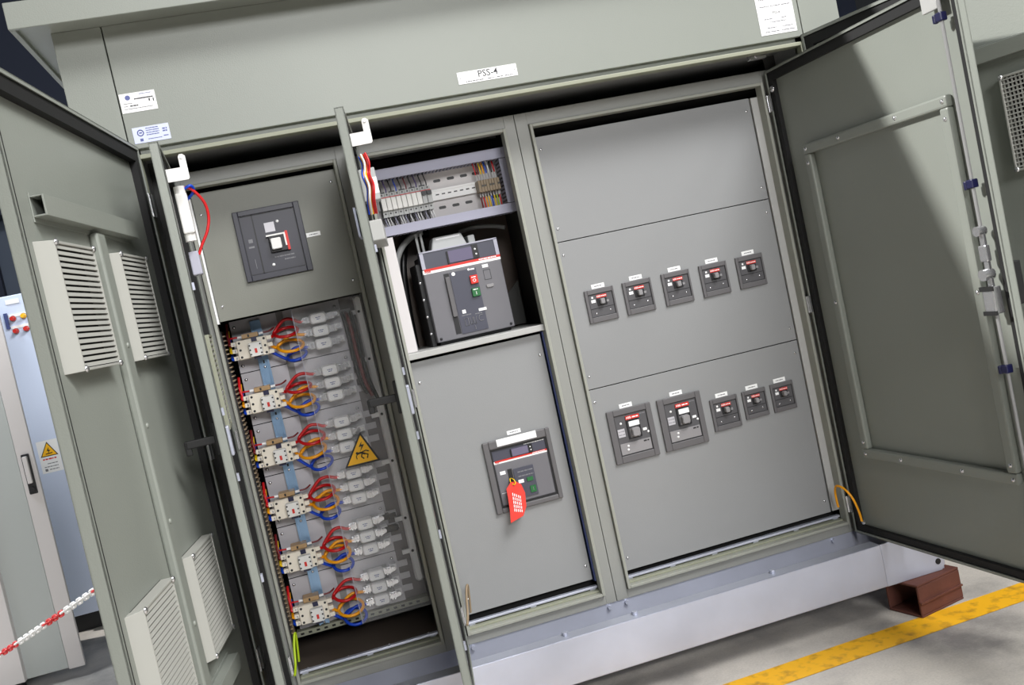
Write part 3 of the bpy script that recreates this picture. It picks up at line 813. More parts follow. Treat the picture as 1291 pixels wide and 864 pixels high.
t = thing('air_circuit_breaker', 'lower air circuit breaker behind a dark bezel with a red tag', 'circuit breaker', (1.545, YC, 0.69), 'air circuit breakers')
fr = MB(); fr.frame(1.422, 1.663, 0.688, 0.939, (0.021, 0.016, 0.017, 0.028), YC-0.012, YC); fr.build('bezel', 'breaker_frame', t, 0.003)
fr = MB(); fr.frame(1.441, 1.649, 0.704, 0.912, 0.008, YC-0.006, YC+0.004); fr.build('bezel_gasket', 'breaker_black', t)
X, Z = air_breaker(1.449, 1.643, 0.711, 0.905, YC-0.004, t, 0.05)
yf = YC-0.004
MB().box(X(0.31), X(0.68), yf-0.004, yf+0.01, Z(0.07), Z(0.60)).build('centre_plate', 'breaker_blue', t)
o = MB(); o.box(X(0.21), X(0.29), yf-0.0015, yf+0.01, Z(0.35), Z(0.62)); o.build('lever_recess', 'breaker_black', t)
o = MB(); o.box(X(0.52), X(0.63), yf-0.007, yf, Z(0.33), Z(0.40)); o.box(X(0.545), X(0.65), yf-0.007, yf, Z(0.12), Z(0.24)); o.build('green_button', 'green', t)
o = MB(); o.box(X(0.36), X(0.46), yf-0.006, yf, Z(0.33), Z(0.39)); o.box(X(0.07), X(0.17), yf-0.0015, yf, Z(0.55), Z(0.61)); o.box(X(0.03), X(0.12), yf-0.0008, yf, Z(0.22), Z(0.225)); o.scribble(X(0.6), X(0.98), Z(0.985), 0.003, yf+0.0015, 3); o.build('rating_label', 'label_white', t)
o = MB(); o.text('I', X(0.60), Z(0.18), yf-0.0073, 0.016); o.build('button_mark', 'ink_grey', t); o = MB(); o.scribble(X(0.38), X(0.66), Z(0.53), 0.004, yf-0.0042, 5); o.scribble(X(0.38), X(0.66), Z(0.45), 0.004, yf-0.0042, 6); o.build('print', 'ink_grey', t)
o = MB(); o.box(1.472, 1.614, YC-0.0135, YC-0.012, 0.917, 0.941); o.build('name_strip', 'label_white', t)
small_label(1.5415, 0.9455, 'white tag above the lower air circuit breaker', 'circuit labels', 0.049, 0.014)
# red tag hung on the breaker's key
tg = thing('lockout_tag', 'red plastic tag hanging from the key of the lower air breaker', 'tag', (1.50, 0.165, 0.66))
pts = [(1.487, 0.790), (1.505, 0.790), (1.522, 0.775), (1.528, 0.745), (1.521, 0.700), (1.503, 0.672), (1.455, 0.659), (1.462, 0.70), (1.466, 0.74), (1.468, 0.772)]
n = len(pts)
def ty(x, z): return 0.170 - 0.02*(0.79-z)/0.13 + 0.10*abs(x-1.49)*0.4
mb = MB()
vs = [(x, ty(x, z), z) for x, z in pts] + [(x, ty(x, z)+0.002, z) for x, z in pts]
mb.add(vs, [tuple(range(n-1, -1, -1)), tuple(range(n, 2*n))] + [(i, (i+1) % n, n+(i+1) % n, n+i) for i in range(n)])
mb.build('tag_card', 'tag_red', tg)
mb = MB()
for k, xx in enumerate((1.484, 1.490, 1.4965, 1.503, 1.509)):
    zt, zb = 0.755-0.004*k, 0.690-0.002*k
    for q in range(5):
        za = zt-(zt-zb)*q/5; zc = zt-(zt-zb)*(q+0.75)/5
        dx = -0.12*(0.755-za)
        mb.add([(xx+dx, ty(xx, za)-0.0012, za), (xx+dx+0.0028, ty(xx, za)-0.0012, za), (xx+dx+0.0028-0.0015, ty(xx, zc)-0.0012, zc), (xx+dx-0.0015, ty(xx, zc)-0.0012, zc)], [(0, 3, 2, 1)])
mb.build('tag_print', 'label_white', tg)
mb = MB(); mb.tube([(1.496, 0.166, 0.781), (1.502, 0.164, 0.786), (1.500, 0.172, 0.797), (1.493, 0.19, 0.80), (1.489, 0.178, 0.79)], 0.0018, 6, True); mb.build('key_ring', 'wire_yellow', tg)

# ---- upper air circuit breaker
YA = 0.255
t = thing('air_circuit_breaker', 'upper air circuit breaker with red and green push buttons standing on the shelf', 'circuit breaker', (1.498, 0.35, 1.293), 'air circuit breakers')
X, Z = air_breaker(1.361, 1.638, 1.305, 1.621, YA, t, 0.05)
o = MB(); o.box(1.372, 1.630, YA+0.03, 0.50, 1.293, 1.61); o.build('mechanism_case', 'breaker_black', t, 0.003)
o = MB(); o.box(1.345, 1.362, YA+0.04, 0.46, 1.293, 1.585); o.build('side_plate', 'breaker_black', t, 0.002)
screws(t, [(1.350, YA+0.04, z) for z in (1.34, 1.40, 1.46, 1.52)], 0.006)
o = MB(); o.box(X(0.0), X(0.045), YA-0.001, YA+0.02, Z(0.81), Z(0.99)); o.box(X(0.955), X(1.0), YA-0.001, YA+0.02, Z(0.81), Z(0.99)); o.box(X(0.0), X(1.0), YA-0.001, YA+0.01, Z(0.985), Z(1.0)); o.build('clear_cover_edge', 'grey_plastic', t)
o = MB(); o.box(X(0.245), X(0.31), YA-0.0015, YA+0.02, Z(0.05), Z(0.72)); o.build('lever_recess', 'breaker_black', t)
o = MB(); o.box(X(0.25), X(0.305), YA-0.012, YA, Z(0.24), Z(0.68)); o.build('charging_lever', 'breaker_frame', t, 0.002)
o = MB(); o.box(X(0.32), X(0.66), YA-0.003, YA+0.01, Z(0.04), Z(0.72)); o.build('centre_plate', 'breaker_blue', t)
o = MB(); o.cbox(X(0.555), X(0.655), YA-0.012, YA, Z(0.55), Z(0.645), 0.002); o.build('red_button', 'red', t)
o = MB(); o.cbox(X(0.545), X(0.65), YA-0.012, YA, Z(0.41), Z(0.505), 0.002); o.build('green_button', 'green', t)
o = MB(); o.text('O', X(0.605), Z(0.585), YA-0.0124, 0.016); o.text('I', X(0.597), Z(0.445), YA-0.0124, 0.016); o.scribble(X(0.575), X(0.635), Z(0.623), 0.0035, YA-0.012, 1); o.scribble(X(0.565), X(0.625), Z(0.488), 0.0035, YA-0.012, 2)
o.cyl((X(0.365), YA-0.0045, Z(0.70)), (X(0.365), YA, Z(0.70)), 0.0065, 14); o.cyl((X(0.565), YA-0.0045, Z(0.715)), (X(0.565), YA, Z(0.715)), 0.004, 10); o.box(X(0.585), X(0.64), YA-0.0035, YA, Z(0.705), Z(0.72))
o.box(X(0.745), X(0.82), YA-0.002, YA, Z(0.70), Z(0.735)); o.box(X(0.585), X(0.685), YA-0.0045, YA, Z(0.245), Z(0.275)); o.box(X(0.375), X(0.42), YA-0.0045, YA, Z(0.255), Z(0.295))
o.build('white_print', 'label_white', t)
o = MB(); o.frame(X(0.745), X(0.835), Z(0.565), Z(0.675), 0.0012, YA-0.001, YA); o.build('cover_plate', 'breaker_black', t)
o = MB(); o.cbox(X(0.745), X(0.845), YA-0.005, YA, Z(0.475), Z(0.515), 0.003); o.build('counter_window', 'breaker_grey', t)
o = MB()
o.tube([(X(0.385), YA-0.004, Z(0.2)), (X(0.43), YA-0.004, Z(0.2)), (X(0.43), YA-0.004, Z(0.12)), (X(0.385), YA-0.004, Z(0.12))], 0.0012, 4, True, 1)
for k in range(2): o.tube([(X(0.455+0.045*k), YA-0.004, Z(0.2)), (X(0.455+0.045*k), YA-0.004, Z(0.13)), (X(0.475+0.045*k), YA-0.004, Z(0.12)), (X(0.49+0.045*k), YA-0.004, Z(0.2))], 0.0012, 4, False, 1)
o.tube([(X(0.62), YA-0.004, Z(0.205)), (X(0.58), YA-0.004, Z(0.2)), (X(0.565), YA-0.004, Z(0.165)), (X(0.585), YA-0.004, Z(0.14)), (X(0.625), YA-0.004, Z(0.145))], 0.0012, 4)
o.scribble(X(0.36), X(0.48), Z(0.235), 0.003, YA-0.003, 4); o.scribble(X(0.53), X(0.62), Z(0.225), 0.003, YA-0.003, 5); o.tube([(X(0.5), YA-0.004, Z(0.10)), (X(0.5), YA-0.004, Z(0.06))], 0.0012, 4, False, 1)
o.build('diagram_print', 'ink_grey', t)
screws(t, [(X(0.045), YA-0.001, Z(0.035)), (X(0.955), YA-0.001, Z(0.035))], 0.005, material='breaker_black')
o = MB()       # moulded terminal hood on top
o.add([(1.41, 0.30, 1.612), (1.545, 0.30, 1.612), (1.545, 0.40, 1.612), (1.41, 0.40, 1.612), (1.428, 0.31, 1.665), (1.53, 0.31, 1.665), (1.53, 0.39, 1.665), (1.428, 0.39, 1.665)],
      [(0, 1, 5, 4), (1, 2, 6, 5), (2, 3, 7, 6), (3, 0, 4, 7), (4, 5, 6, 7)])
o.box(1.40, 1.56, 0.30, 0.42, 1.608, 1.622); o.box(1.55, 1.575, 0.31, 0.40, 1.612, 1.65); o.build('terminal_hood', 'wire_grey', t, 0.004)
o = MB(); o.box(1.437, 1.523, 0.308, 0.3095, 1.637, 1.66); o.build('hood_label', 'fuse_white', t)
for x in (1.376, 1.393):
    MB().box(x-0.004, x+0.004, 0.34, 0.346, 1.60, 1.69).build('copper_link', 'wire_grey', t)
o = MB(); o.box(1.243, 1.284, 0.24, 0.30, 1.294, 1.69); tag(centre(o.build('insulating_board', 'bg_pale')), 'pale upright board beside the upper air circuit breaker', 'board')
o = MB(); o.tube([(1.290, 0.36, 1.295), (1.288, 0.36, 1.45), (1.29, 0.37, 1.58), (1.315, 0.385, 1.645), (1.36, 0.40, 1.685), (1.41, 0.42, 1.70)], 0.011, 10)
tag(centre(o.build('power_cable', 'wire_grey')), 'thick light grey cable curving up behind the upper air breaker', 'cable')
o = MB(); o.tube([(1.31, 0.50, 1.295), (1.315, 0.50, 1.45), (1.33, 0.50, 1.6), (1.37, 0.52, 1.69), (1.45, 0.54, 1.70)], 0.014, 10)
tag(centre(o.build('power_cable', 'wire_black')), 'thick black cable behind the light grey cable', 'cable')
o = MB(); o.tube([(1.56, 0.50, 1.68), (1.62, 0.48, 1.685), (1.68, 0.46, 1.675), (1.72, 0.44, 1.66)], 0.008, 8)
tag(centre(o.build('control_cable', 'wire_grey')), 'thin grey cable running under the bottom wiring duct', 'cable')
o = MB(); o.poly([(1.655, 1.40), (1.725, 1.46), (1.725, 1.30), (1.65, 1.30)], 0.44, 0.446); tag(centre(o.build('barrier_plate', 'compartment')), 'dark triangular plate beside the upper air breaker', 'plate')

# ---- control wiring area at the top of the incomer cubicle
cp = MB(); cp.box(1.262, 1.735, 0.345, 0.348, 1.70, 1.935); cp = cp.build('mounting_plate', 'bg_pale', c2)
for x, z in ((1.492, 1.861), (1.542, 1.862), (1.590, 1.862), (1.634, 1.862), (1.492, 1.766), (1.541, 1.766), (1.589, 1.767), (1.69, 1.768)):
    MB().poly([(x-0.013, z-0.002), (x-0.010, z-0.005), (x+0.010, z-0.005), (x+0.013, z-0.002), (x+0.013, z+0.002), (x+0.010, z+0.005), (x-0.010, z+0.005), (x-0.013, z+0.002)], 0.3445, 0.3455).build('slot', 'breaker_black', cp)

def duct(x0, x1, z0, z1, label, comb):
    y0, y1 = 0.262, 0.344
    t = thing('wiring_duct', label, 'wiring duct', ((x0+x1)/2, 0.30, z0), 'slotted wiring ducts')
    b = MB(); b.box(x0, x1, y0, y0+0.004, z0, z1); b.build('duct_cover', 'duct_lilac', t, 0.001)
    b = MB(); b.box(x0+0.002, x1-0.002, y0+0.004, y1, z0+0.003, z1-0.003) if comb is None else b.box(x0+0.004, x1-0.004, y0+0.03, y1, z0+0.004, z1-0.004)
    b.build('duct_body', 'breaker_black', t)
    f = MB()
    if comb == 'z':
        n = int((x1-x0)/0.0125)
        for i in range(n):
            x = x0+0.004+i*(x1-x0-0.01)/(n-1)
            f.box(x-0.0028, x+0.0028, y0+0.004, y1, z0+0.001, z1-0.001)
    elif comb == 'x':
        n = int((z1-z0)/0.0125)
        for i in range(n):
            z = z0+0.004+i*(z1-z0-0.01)/(n-1)
            f.box(x0+0.001, x1-0.001, y0+0.004, y1, z-0.0028, z+0.0028)
    if f.v: f.build('duct_fingers', 'duct_lilac', t)['kind'] = 'stuff'
    return t
duct(1.262, 1.735, 1.889, 1.925, 'grey lilac wiring duct above the row of miniature breakers', 'z')
duct(1.246, 1.735, 1.697, 1.729, 'grey lilac wiring duct below the row of miniature breakers', 'z')
duct(1.708, 1.735, 1.731, 1.887, 'short upright wiring duct beside the brown terminals', 'x')

o = MB(); o.box(1.27, 1.70, 0.334, 0.345, 1.800, 1.824); o.box(1.27, 1.70, 0.331, 0.335, 1.793, 1.800); o.box(1.27, 1.70, 0.331, 0.335, 1.824, 1.831)
rail = tag(centre(o.build('mounting_rail', 'label_white')), 'white metal top-hat rail carrying miniature breakers and brown terminals', 'rail')
for i in range(7):
    MB().box(1.482+i*0.022-0.006, 1.482+i*0.022+0.006, 0.3332, 0.3342, 1.810, 1.814).build('rail_slot', 'breaker_black', rail)

NW = 10
xm0 = 1.275
for i in range(NW):
    x0 = xm0+i*0.0178; x1 = x0+0.0174
    lbl = ('pale-fronted miniature breaker, %s from the dark toggles' % ['eighth', 'seventh', 'sixth', 'fifth', 'fourth', 'third', 'second', 'first'][i]) if i < 8 else ['miniature breaker with dark toggle beside the pale-fronted ones', 'miniature breaker with dark toggle at the end of the row'][i-8]
    t = thing('miniature_breaker', lbl, 'miniature breaker', ((x0+x1)/2, 0.31, 1.765), 'miniature breakers with pale fronts' if i < 8 else 'miniature breakers with dark toggles')
    MB().box(x0, x1, 0.285, 0.335, 1.762, 1.845).build('body', 'wire_grey', t, 0.001)
    MB().box(x0+0.0005, x1-0.0005, 0.270, 0.29, 1.784, 1.826).build('front', 'white_plastic' if i < 8 else 'wire_grey', t, 0.001)
    MB().box(x0, x1, 0.2842, 0.286, 1.829, 1.8315).build('pink_line', 'red', t)
    if i >= 8:
        MB().box(x0+0.001, x1-0.001, 0.262, 0.272, 1.812, 1.826).build('toggle', 'breaker_black', t)
    for z in (1.774, 1.839):
        MB().cyl(((x0+x1)/2, 0.2845, z), ((x0+x1)/2, 0.286, z), 0.0032, 8).build('terminal_screw', 'breaker_black', t)
    nm = ['wire_black', 'wire_violet', 'wire_black', 'wire_blue', 'wire_black', 'wire_maroon', 'wire_black', 'wire_violet', 'wire_black', 'wire_black'][i]
    xc = (x0+x1)/2
    MB().tube([(xc, 0.30, 1.843), (xc+0.001, 0.297, 1.858), (xc-0.002, 0.30, 1.875), (xc-0.004, 0.305, 1.893)], 0.0021, 6).build('lead', nm, t)
    MB().tube([(xc+0.004, 0.30, 1.764), (xc+0.005, 0.297, 1.752), (xc+0.008, 0.298, 1.738), (xc+0.010, 0.305, 1.722)], 0.0023, 6).build('lead', 'wire_black' if i % 3 else 'wire_white', t)
    MB().tube([(xc-0.004, 0.30, 1.764), (xc-0.003, 0.297, 1.750), (xc, 0.298, 1.738), (xc+0.002, 0.305, 1.722)], 0.0021, 6).build('lead', 'wire_white' if i % 2 else 'duct_lilac', t)
    if i % 2 == 0:
        MB().box(x0+0.001, x1+0.004, 0.296, 0.304, 1.846, 1.851).build('ferrule', 'breaker_black', t)

tcol = ['wire_red', 'wire_maroon', 'wire_yellow', 'wire_orange', 'wire_blue', 'wire_white', 'wire_black', 'wire_red']
bcol = ['wire_maroon', 'wire_red', 'wire_orange', 'wire_yellow', 'wire_blue', 'wire_yellow', 'wire_green', 'wire_red']
for i in range(8):
    x0 = 1.622+i*0.0098
    t = thing('terminal_block', 'brown rail terminal, %s from the short upright duct' % ['eighth', 'seventh', 'sixth', 'fifth', 'fourth', 'third', 'second', 'first'][i], 'terminal', (x0+0.0045, 0.31, 1.785), 'row of brown rail terminals')
    MB().poly([(x0, 1.787), (x0+0.0092, 1.785), (x0+0.0092, 1.826), (x0, 1.828)], 0.282, 0.335).build('body', 'terminal_brown', t, 0.0008)
    MB().box(x0+0.001, x0+0.0085, 0.2812, 0.283, 1.804, 1.810).build('test_slot', 'breaker_black' if i % 3 else 'terminal_brown', t)
    xc = x0+0.0045
    MB().tube([(xc, 0.305, 1.825), (xc-0.001, 0.303, 1.842), (xc-0.002, 0.303, 1.852)], 0.0016, 6).build('lead', 'wire_white', t)
    MB().tube([(xc-0.002, 0.303, 1.850), (xc-0.003, 0.303, 1.868), (xc-0.005, 0.307, 1.893)], 0.0026, 6).build('lead', tcol[i], t)
    MB().tube([(xc, 0.305, 1.788), (xc-0.001, 0.303, 1.776), (xc-0.001, 0.303, 1.768)], 0.0016, 6).build('lead', 'wire_white', t)
    MB().tube([(xc-0.001, 0.303, 1.770), (xc, 0.303, 1.750), (xc+0.001, 0.307, 1.722)], 0.0026, 6).build('lead', bcol[i], t)

# ------------------------------------------------------------------ capacitor cubicle
p = MB().box(0.676, 1.139, YC, YC+0.003, 1.528, 1.945).build('cover_panel', 'panel_olive_shaded', c1, 0.001)
screws(p, [(0.694, YC, 1.575), (0.694, YC, 1.875), (1.12, YC, 1.575), (1.12, YC, 1.905)], 0.005)
MB().box(0.6685, 0.6745, YC-0.02, YC+0.04, 1.522, 1.93).build('side_profile', 'label_white', c1)
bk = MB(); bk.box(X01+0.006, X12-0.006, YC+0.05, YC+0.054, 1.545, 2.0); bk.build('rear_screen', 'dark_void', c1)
t = thing('moulded_case_breaker', 'dark square breaker with a side handle on the panel above the contactors', 'circuit breaker', (0.895, YC, 1.634))
x0, x1, z0, z1 = 0.788, 1.002, 1.634, 1.863
yf = YC-0.012
fr = MB(); fr.frame(x0, x1, z0, z1, (0.017, 0.019, 0.019, 0.017), yf, YC); fr.build('bezel', 'breaker_navy', t, 0.002)
a0, a1, c0, c1_ = x0+0.017, x1-0.019, z0+0.019, z1-0.017
MB().box(a0, a1, yf+0.006, YC, c0, c1_).build('front_plate', 'breaker_navy', t)
gp = MB(); gp.frame(a0, a1, c0, c1_, 0.0025, yf+0.004, yf+0.0062); gp.box(a0+0.040, a0+0.0435, yf+0.004, yf+0.0062, c0, c1_); gp.build('shadow_joint', 'breaker_black', t)
o = MB(); o.box(a0+0.074, a0+0.106, yf+0.005, yf+0.007, c1_-0.065, c1_-0.034); o.build('data_plate', 'plate_grey', t)
o = MB(); o.box(a0+0.078, a0+0.135, yf-0.006, YC, c0+0.060, c0+0.115); o.build('toggle_housing', 'breaker_black', t, 0.002)
o = MB(); o.cbox(a0+0.083, a0+0.116, yf-0.022, YC, c0+0.068, c0+0.104, 0.003); o.box(a0+0.072, a0+0.128, yf-0.008, yf, c0+0.113, c0+0.118); o.box(a0+0.128, a0+0.133, yf-0.008, yf, c0+0.075, c0+0.118); o.build('toggle', 'white_plastic', t)
o = MB(); o.box(a0+0.133, a0+0.141, yf-0.008, YC, c0+0.06, c0+0.122); o.build('red_strip', 'red', t)
o = MB(); o.scribble(a0+0.015, a0+0.032, c0+0.11, 0.012, yf+0.006, 1); o.scribble(a0+0.012, a0+0.03, c0+0.09, 0.006, yf+0.006, 2); o.scribble(a0+0.085, a0+0.15, c0+0.045, 0.004, yf+0.006, 3); o.scribble(a0+0.115, a0+0.15, c0+0.033, 0.004, yf+0.006, 4); o.box(a0+0.022, a0+0.0235, yf+0.0055, yf+0.006, c0+0.02, c0+0.05); o.build('print', 'ink_grey', t)
screws(t, [(a0+0.118, yf+0.006, c1_-0.035), (a0+0.077, yf+0.006, c0+0.022)], 0.005, material='label_white')
small_label(1.027, 1.7405, 'white tag beside the dark square breaker above the contactors', 'circuit labels', 0.046, 0.014)

YP = 0.405
PITCH = 0.1835
ZT = 1.5285
rows = [ZT-PITCH*(k+0.5) for k in range(6)]
for k in range(6):
    za, zb = ZT-PITCH*(k+1)+0.0015, ZT-PITCH*k-0.0015
    pl = MB()
    xr = 1.068
    zc = rows[k]
    if k == 0:
        pl.box(0.690, xr, YP, YP+0.003, za, zb)
    else:
        pl.box(0.690, xr, YP, YP+0.003, za, zb)
    pl = pl.build('mounting_plate', 'plate_grey', c1)
    screws(pl, [(0.703, YP, zb-0.022), (0.703, YP, za+0.024), (1.050, YP, zb-0.022)], 0.006)
    for q in range(3):
        zz = zc+0.045*(1-q)-0.004
        MB().box(xr, xr+0.034, YP, YP+0.003, zz-0.011, zz+0.011).build('busbar_tab', 'plate_grey', pl)
MB().box(1.02, 1.146, YP+0.012, YP+0.015, 0.43, 1.53).build('rear_plate', 'plate_dark', c1)
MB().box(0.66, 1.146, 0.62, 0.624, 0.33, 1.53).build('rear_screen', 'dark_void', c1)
MB().box(0.848, 0.872, YP-0.0015, YP-0.0002, 0.43, 1.5275).build('backing_strip', 'plate_mid', c1)
br = MB(); br.box(0.676, 1.146, YP-0.022, YP+0.02, 0.408, 0.427); br = br.build('perforated_rail', 'rim_seal', c1, 0.001)
src = None
for i in range(16):
    if src is None:
        src = MB().box(-0.006, 0.006, YP-0.0225, YP-0.0218, 0.414, 0.421).build('rail_hole', 'dark_void', br); o = src
    else:
        o = src.copy(); COL.objects.link(o)
    o.location = Vector((0.695+i*0.0275-ORG[c1.name][0], -ORG[c1.name][1], -ORG[c1.name][2]))
    o.data = src.data
src.data.transform(Matrix.Translation(Vector(ORG[c1.name])))

o = MB(); o.box(0.757, 0.793, 0.392, 0.396, 0.43, 1.515); o.box(0.757, 0.763, 0.384, 0.396, 0.43, 1.515); o.box(0.787, 0.793, 0.384, 0.396, 0.43, 1.515); o.box(0.7635, 0.768, 0.396, YP, 0.43, 1.515); o.box(0.782, 0.7865, 0.396, YP, 0.43, 1.515)
vr = tag(centre(o.build('mounting_rail', 'zinc_blue')), 'upright zinc plated top-hat rail carrying the beige contactors', 'rail')
for k in range(6):
    MB().box(0.772, 0.778, 0.3905, 0.3922, rows[k]-0.072, rows[k]-0.062).build('rail_slot', 'breaker_black', vr)
    screws(vr, [(0.775, 0.392, rows[k]-0.085)], 0.005)

# slotted duct on the hinge side of the compartment
t = thing('wiring_duct', 'dark slotted wiring duct standing beside the contactor rows', 'wiring duct', (0.672, 0.40, 0.43), 'slotted wiring ducts')
MB().box(0.664, 0.668, 0.26, 0.50, 0.43, 1.50).build('duct_body', 'breaker_black', t)
f = MB()
for i in range(70): f.box(0.668, 0.676, 0.27, 0.36, 0.445+i*0.015, 0.449+i*0.015)
f.build('duct_fingers', 'terminal_brown', t)['kind'] = 'stuff'

ORD6 = ['topmost', 'second from the top', 'third from the top', 'fourth from the top', 'fifth from the top', 'lowest']
def contactor(zc, x, label):
    t = thing('contactor', label, 'contactor', (x, 0.39, zc-0.04), 'beige contactors on the upright rail')
    yf = 0.318
    w, h = 0.102, 0.066
    x0, x1 = x-w/2, x+w/2
    MB().box(x0+0.004, x1-0.004, yf+0.02, 0.386, zc-h/2+0.004, zc+h/2-0.004).build('base', 'contactor', t, 0.002)
    MB().cbox(x0, x1, yf, yf+0.025, zc-h/2, zc+h/2, 0.004).build('body', 'contactor', t)
    a = MB(); a.cbox(x-0.012, x+0.032, yf-0.022, yf, zc-0.030, zc+0.018, 0.003); a.build('auxiliary_block', 'white_plastic', t)
    MB().box(x+0.006, x+0.014, yf-0.0235, yf-0.020, zc-0.018, zc-0.003).build('indicator', 'red', t)
    b = MB(); b.box(x+0.001, x+0.019, yf-0.004, yf, zc+0.021, zc+0.036); b.build('marker_window', 'navy_plastic', t); MB().box(x-0.002, x+0.022, yf-0.006, yf, zc-0.039, zc-0.031).build('marker_window', 'navy_plastic', t)
    d = MB()
    for q in range(3):
        for sx in (-0.008, 0.027): d.cyl((x+sx, yf-0.0228, zc+0.009-0.015*q), (x+sx, yf-0.02, zc+0.009-0.015*q), 0.003, 8)
        for sx in (-0.040, 0.042): d.cyl((x+sx, yf-0.0012, zc+0.024-0.024*q), (x+sx, yf, zc+0.024-0.024*q), 0.0042, 8)
    d.build('screw_hole', 'breaker_black', t)
    for q in range(3):
        z = zc+0.024-0.024*q
        MB().box(x0-0.016, x0+0.002, yf+0.006, yf+0.03, z-0.007, z+0.007).build('terminal', 'contactor', t, 0.001)
        MB().box(x1-0.002, x1+0.016, yf+0.006, yf+0.03, z-0.007, z+0.007).build('terminal', 'contactor', t, 0.001)
        MB().box(x0-0.008, x0-0.003, yf+0.004, yf+0.006, z-0.004, z+0.004).build('clamp_screw', 'steel', t)
    c = MB(); c.box(x-0.028, x+0.026, 0.335, 0.39, zc+h/2+0.003, zc+h/2+0.018); c.build('coil_terminal', 'tan', t, 0.001)
    c = MB(); c.box(x-0.009, x-0.003, 0.3345, 0.336, zc+h/2+0.006, zc+h/2+0.015); c.build('coil_slot', 'breaker_black', t)
    for sg, nm in ((-1, 'wire_red'), (1, 'wire_maroon')):
        MB().tube([(x+sg*0.028, 0.35, zc+h/2+0.010), (x+sg*0.043, 0.35, zc+h/2+0.011)], 0.005, 6, False, 1).build('coil_sleeve', 'fuse_white', t)
        MB().tube([(x+sg*0.043, 0.35, zc+h/2+0.011), (x+sg*0.065, 0.352, zc+h/2+0.012), (x+sg*0.082, 0.36, zc+h/2+(0.008 if sg < 0 else 0.02))], 0.0032, 6).build('coil_lead', nm, t)
    return t

CX = 0.752
rc = random.Random(11)
COLS = [('wire_red', 'red'), ('wire_orange', 'orange'), ('wire_blue', 'blue')]
for k in range(6):
    zc = rows[k]-0.012-0.002*k
    contactor(zc, CX, 'beige contactor with red indicator, %s on the upright rail' % ORD6[k])
    xr = CX+0.051+0.014; xl = CX-0.051-0.014
    for q, (mt, cn) in enumerate(COLS):
        z = zc+0.024-0.024*q
        zf = rows[k]+0.045*(1-q)-0.004
        # looped lead to the fuse row
        R = (0.044, 0.049, 0.038)[q]*rc.uniform(0.92, 1.06)
        ctr = Vector(((0.868, 0.874, 0.884)[q]+rc.uniform(-0.006, 0.006), 0.345, zc+(0.018, -0.024, -0.062)[q]+rc.uniform(-0.006, 0.006)))
        tilt = math.radians(rc.uniform(20, 29) + (6 if q == 2 else 0))
        e1 = Vector((1, 0, rc.uniform(-0.06, 0.14))).normalized()
        e2 = Vector((0, math.cos(tilt), math.sin(tilt)))
        pts = [(xr-0.012, 0.336, z)]
        N = 14; a_s, a_e = math.radians(172), math.radians(-190)
        zr_ = (0.010, 0.004, 0.004)[q]
        for i in range(N):
            f = i/(N-1)
            a = a_s+(a_e-a_s)*f
            pts.append(ctr + R*(1-0.10*f)*(math.cos(a)*e1+math.sin(a)*e2) + Vector((0, 0, zr_*f)))
        xs, zs = ctr.x-R*0.80, ctr.z+zr_+0.004
        rise = (0.024, 0.016, 0.010)[q]*rc.uniform(0.8, 1.3)
        for f in (0.28, 0.52, 0.78):
            pts.append((xs+(0.918-xs)*f, 0.352, zs+(zf-zs)*f+rise*math.sin(math.pi*f)))
        pts += [(0.920, 0.346, zf), (0.934, 0.345, zf)]
        o = MB(); o.tube(pts, 0.0056, 8, False, 4)
        tag(centre(o.build('power_lead', mt)), 'looped %s lead between the %s contactor and its fuses' % (cn, ORD6[k]), 'cable', 'looped leads beside the contactors')
        # supply lead curving into the duct on the other side
        o = MB()
        dz = 0.016
        nm = ('wire_maroon' if q == 0 else ('wire_yellow' if q == 1 else 'wire_blue')) if k % 2 == 0 else mt
        o.tube([(xl+0.012, 0.336, z), (xl-0.006, 0.330, z-0.002), (0.6815-0.001*q, 0.340+0.008*q, z+0.010), (0.679, 0.352+0.010*q, z+0.034), (0.680, 0.366+0.012*q, z+0.034+dz), (0.6815, 0.385+0.005*q, z+0.05+dz*1.3)], 0.0048, 8)
        cname = {'wire_maroon': 'dark red', 'wire_yellow': 'yellow', 'wire_blue': 'blue', 'wire_red': 'red', 'wire_orange': 'orange'}[nm]
        tag(centre(o.build('power_lead', nm)), '%s lead bending from the %s contactor towards the slotted duct' % (cname, ORD6[k]), 'cable', 'supply leads beside the slotted duct')

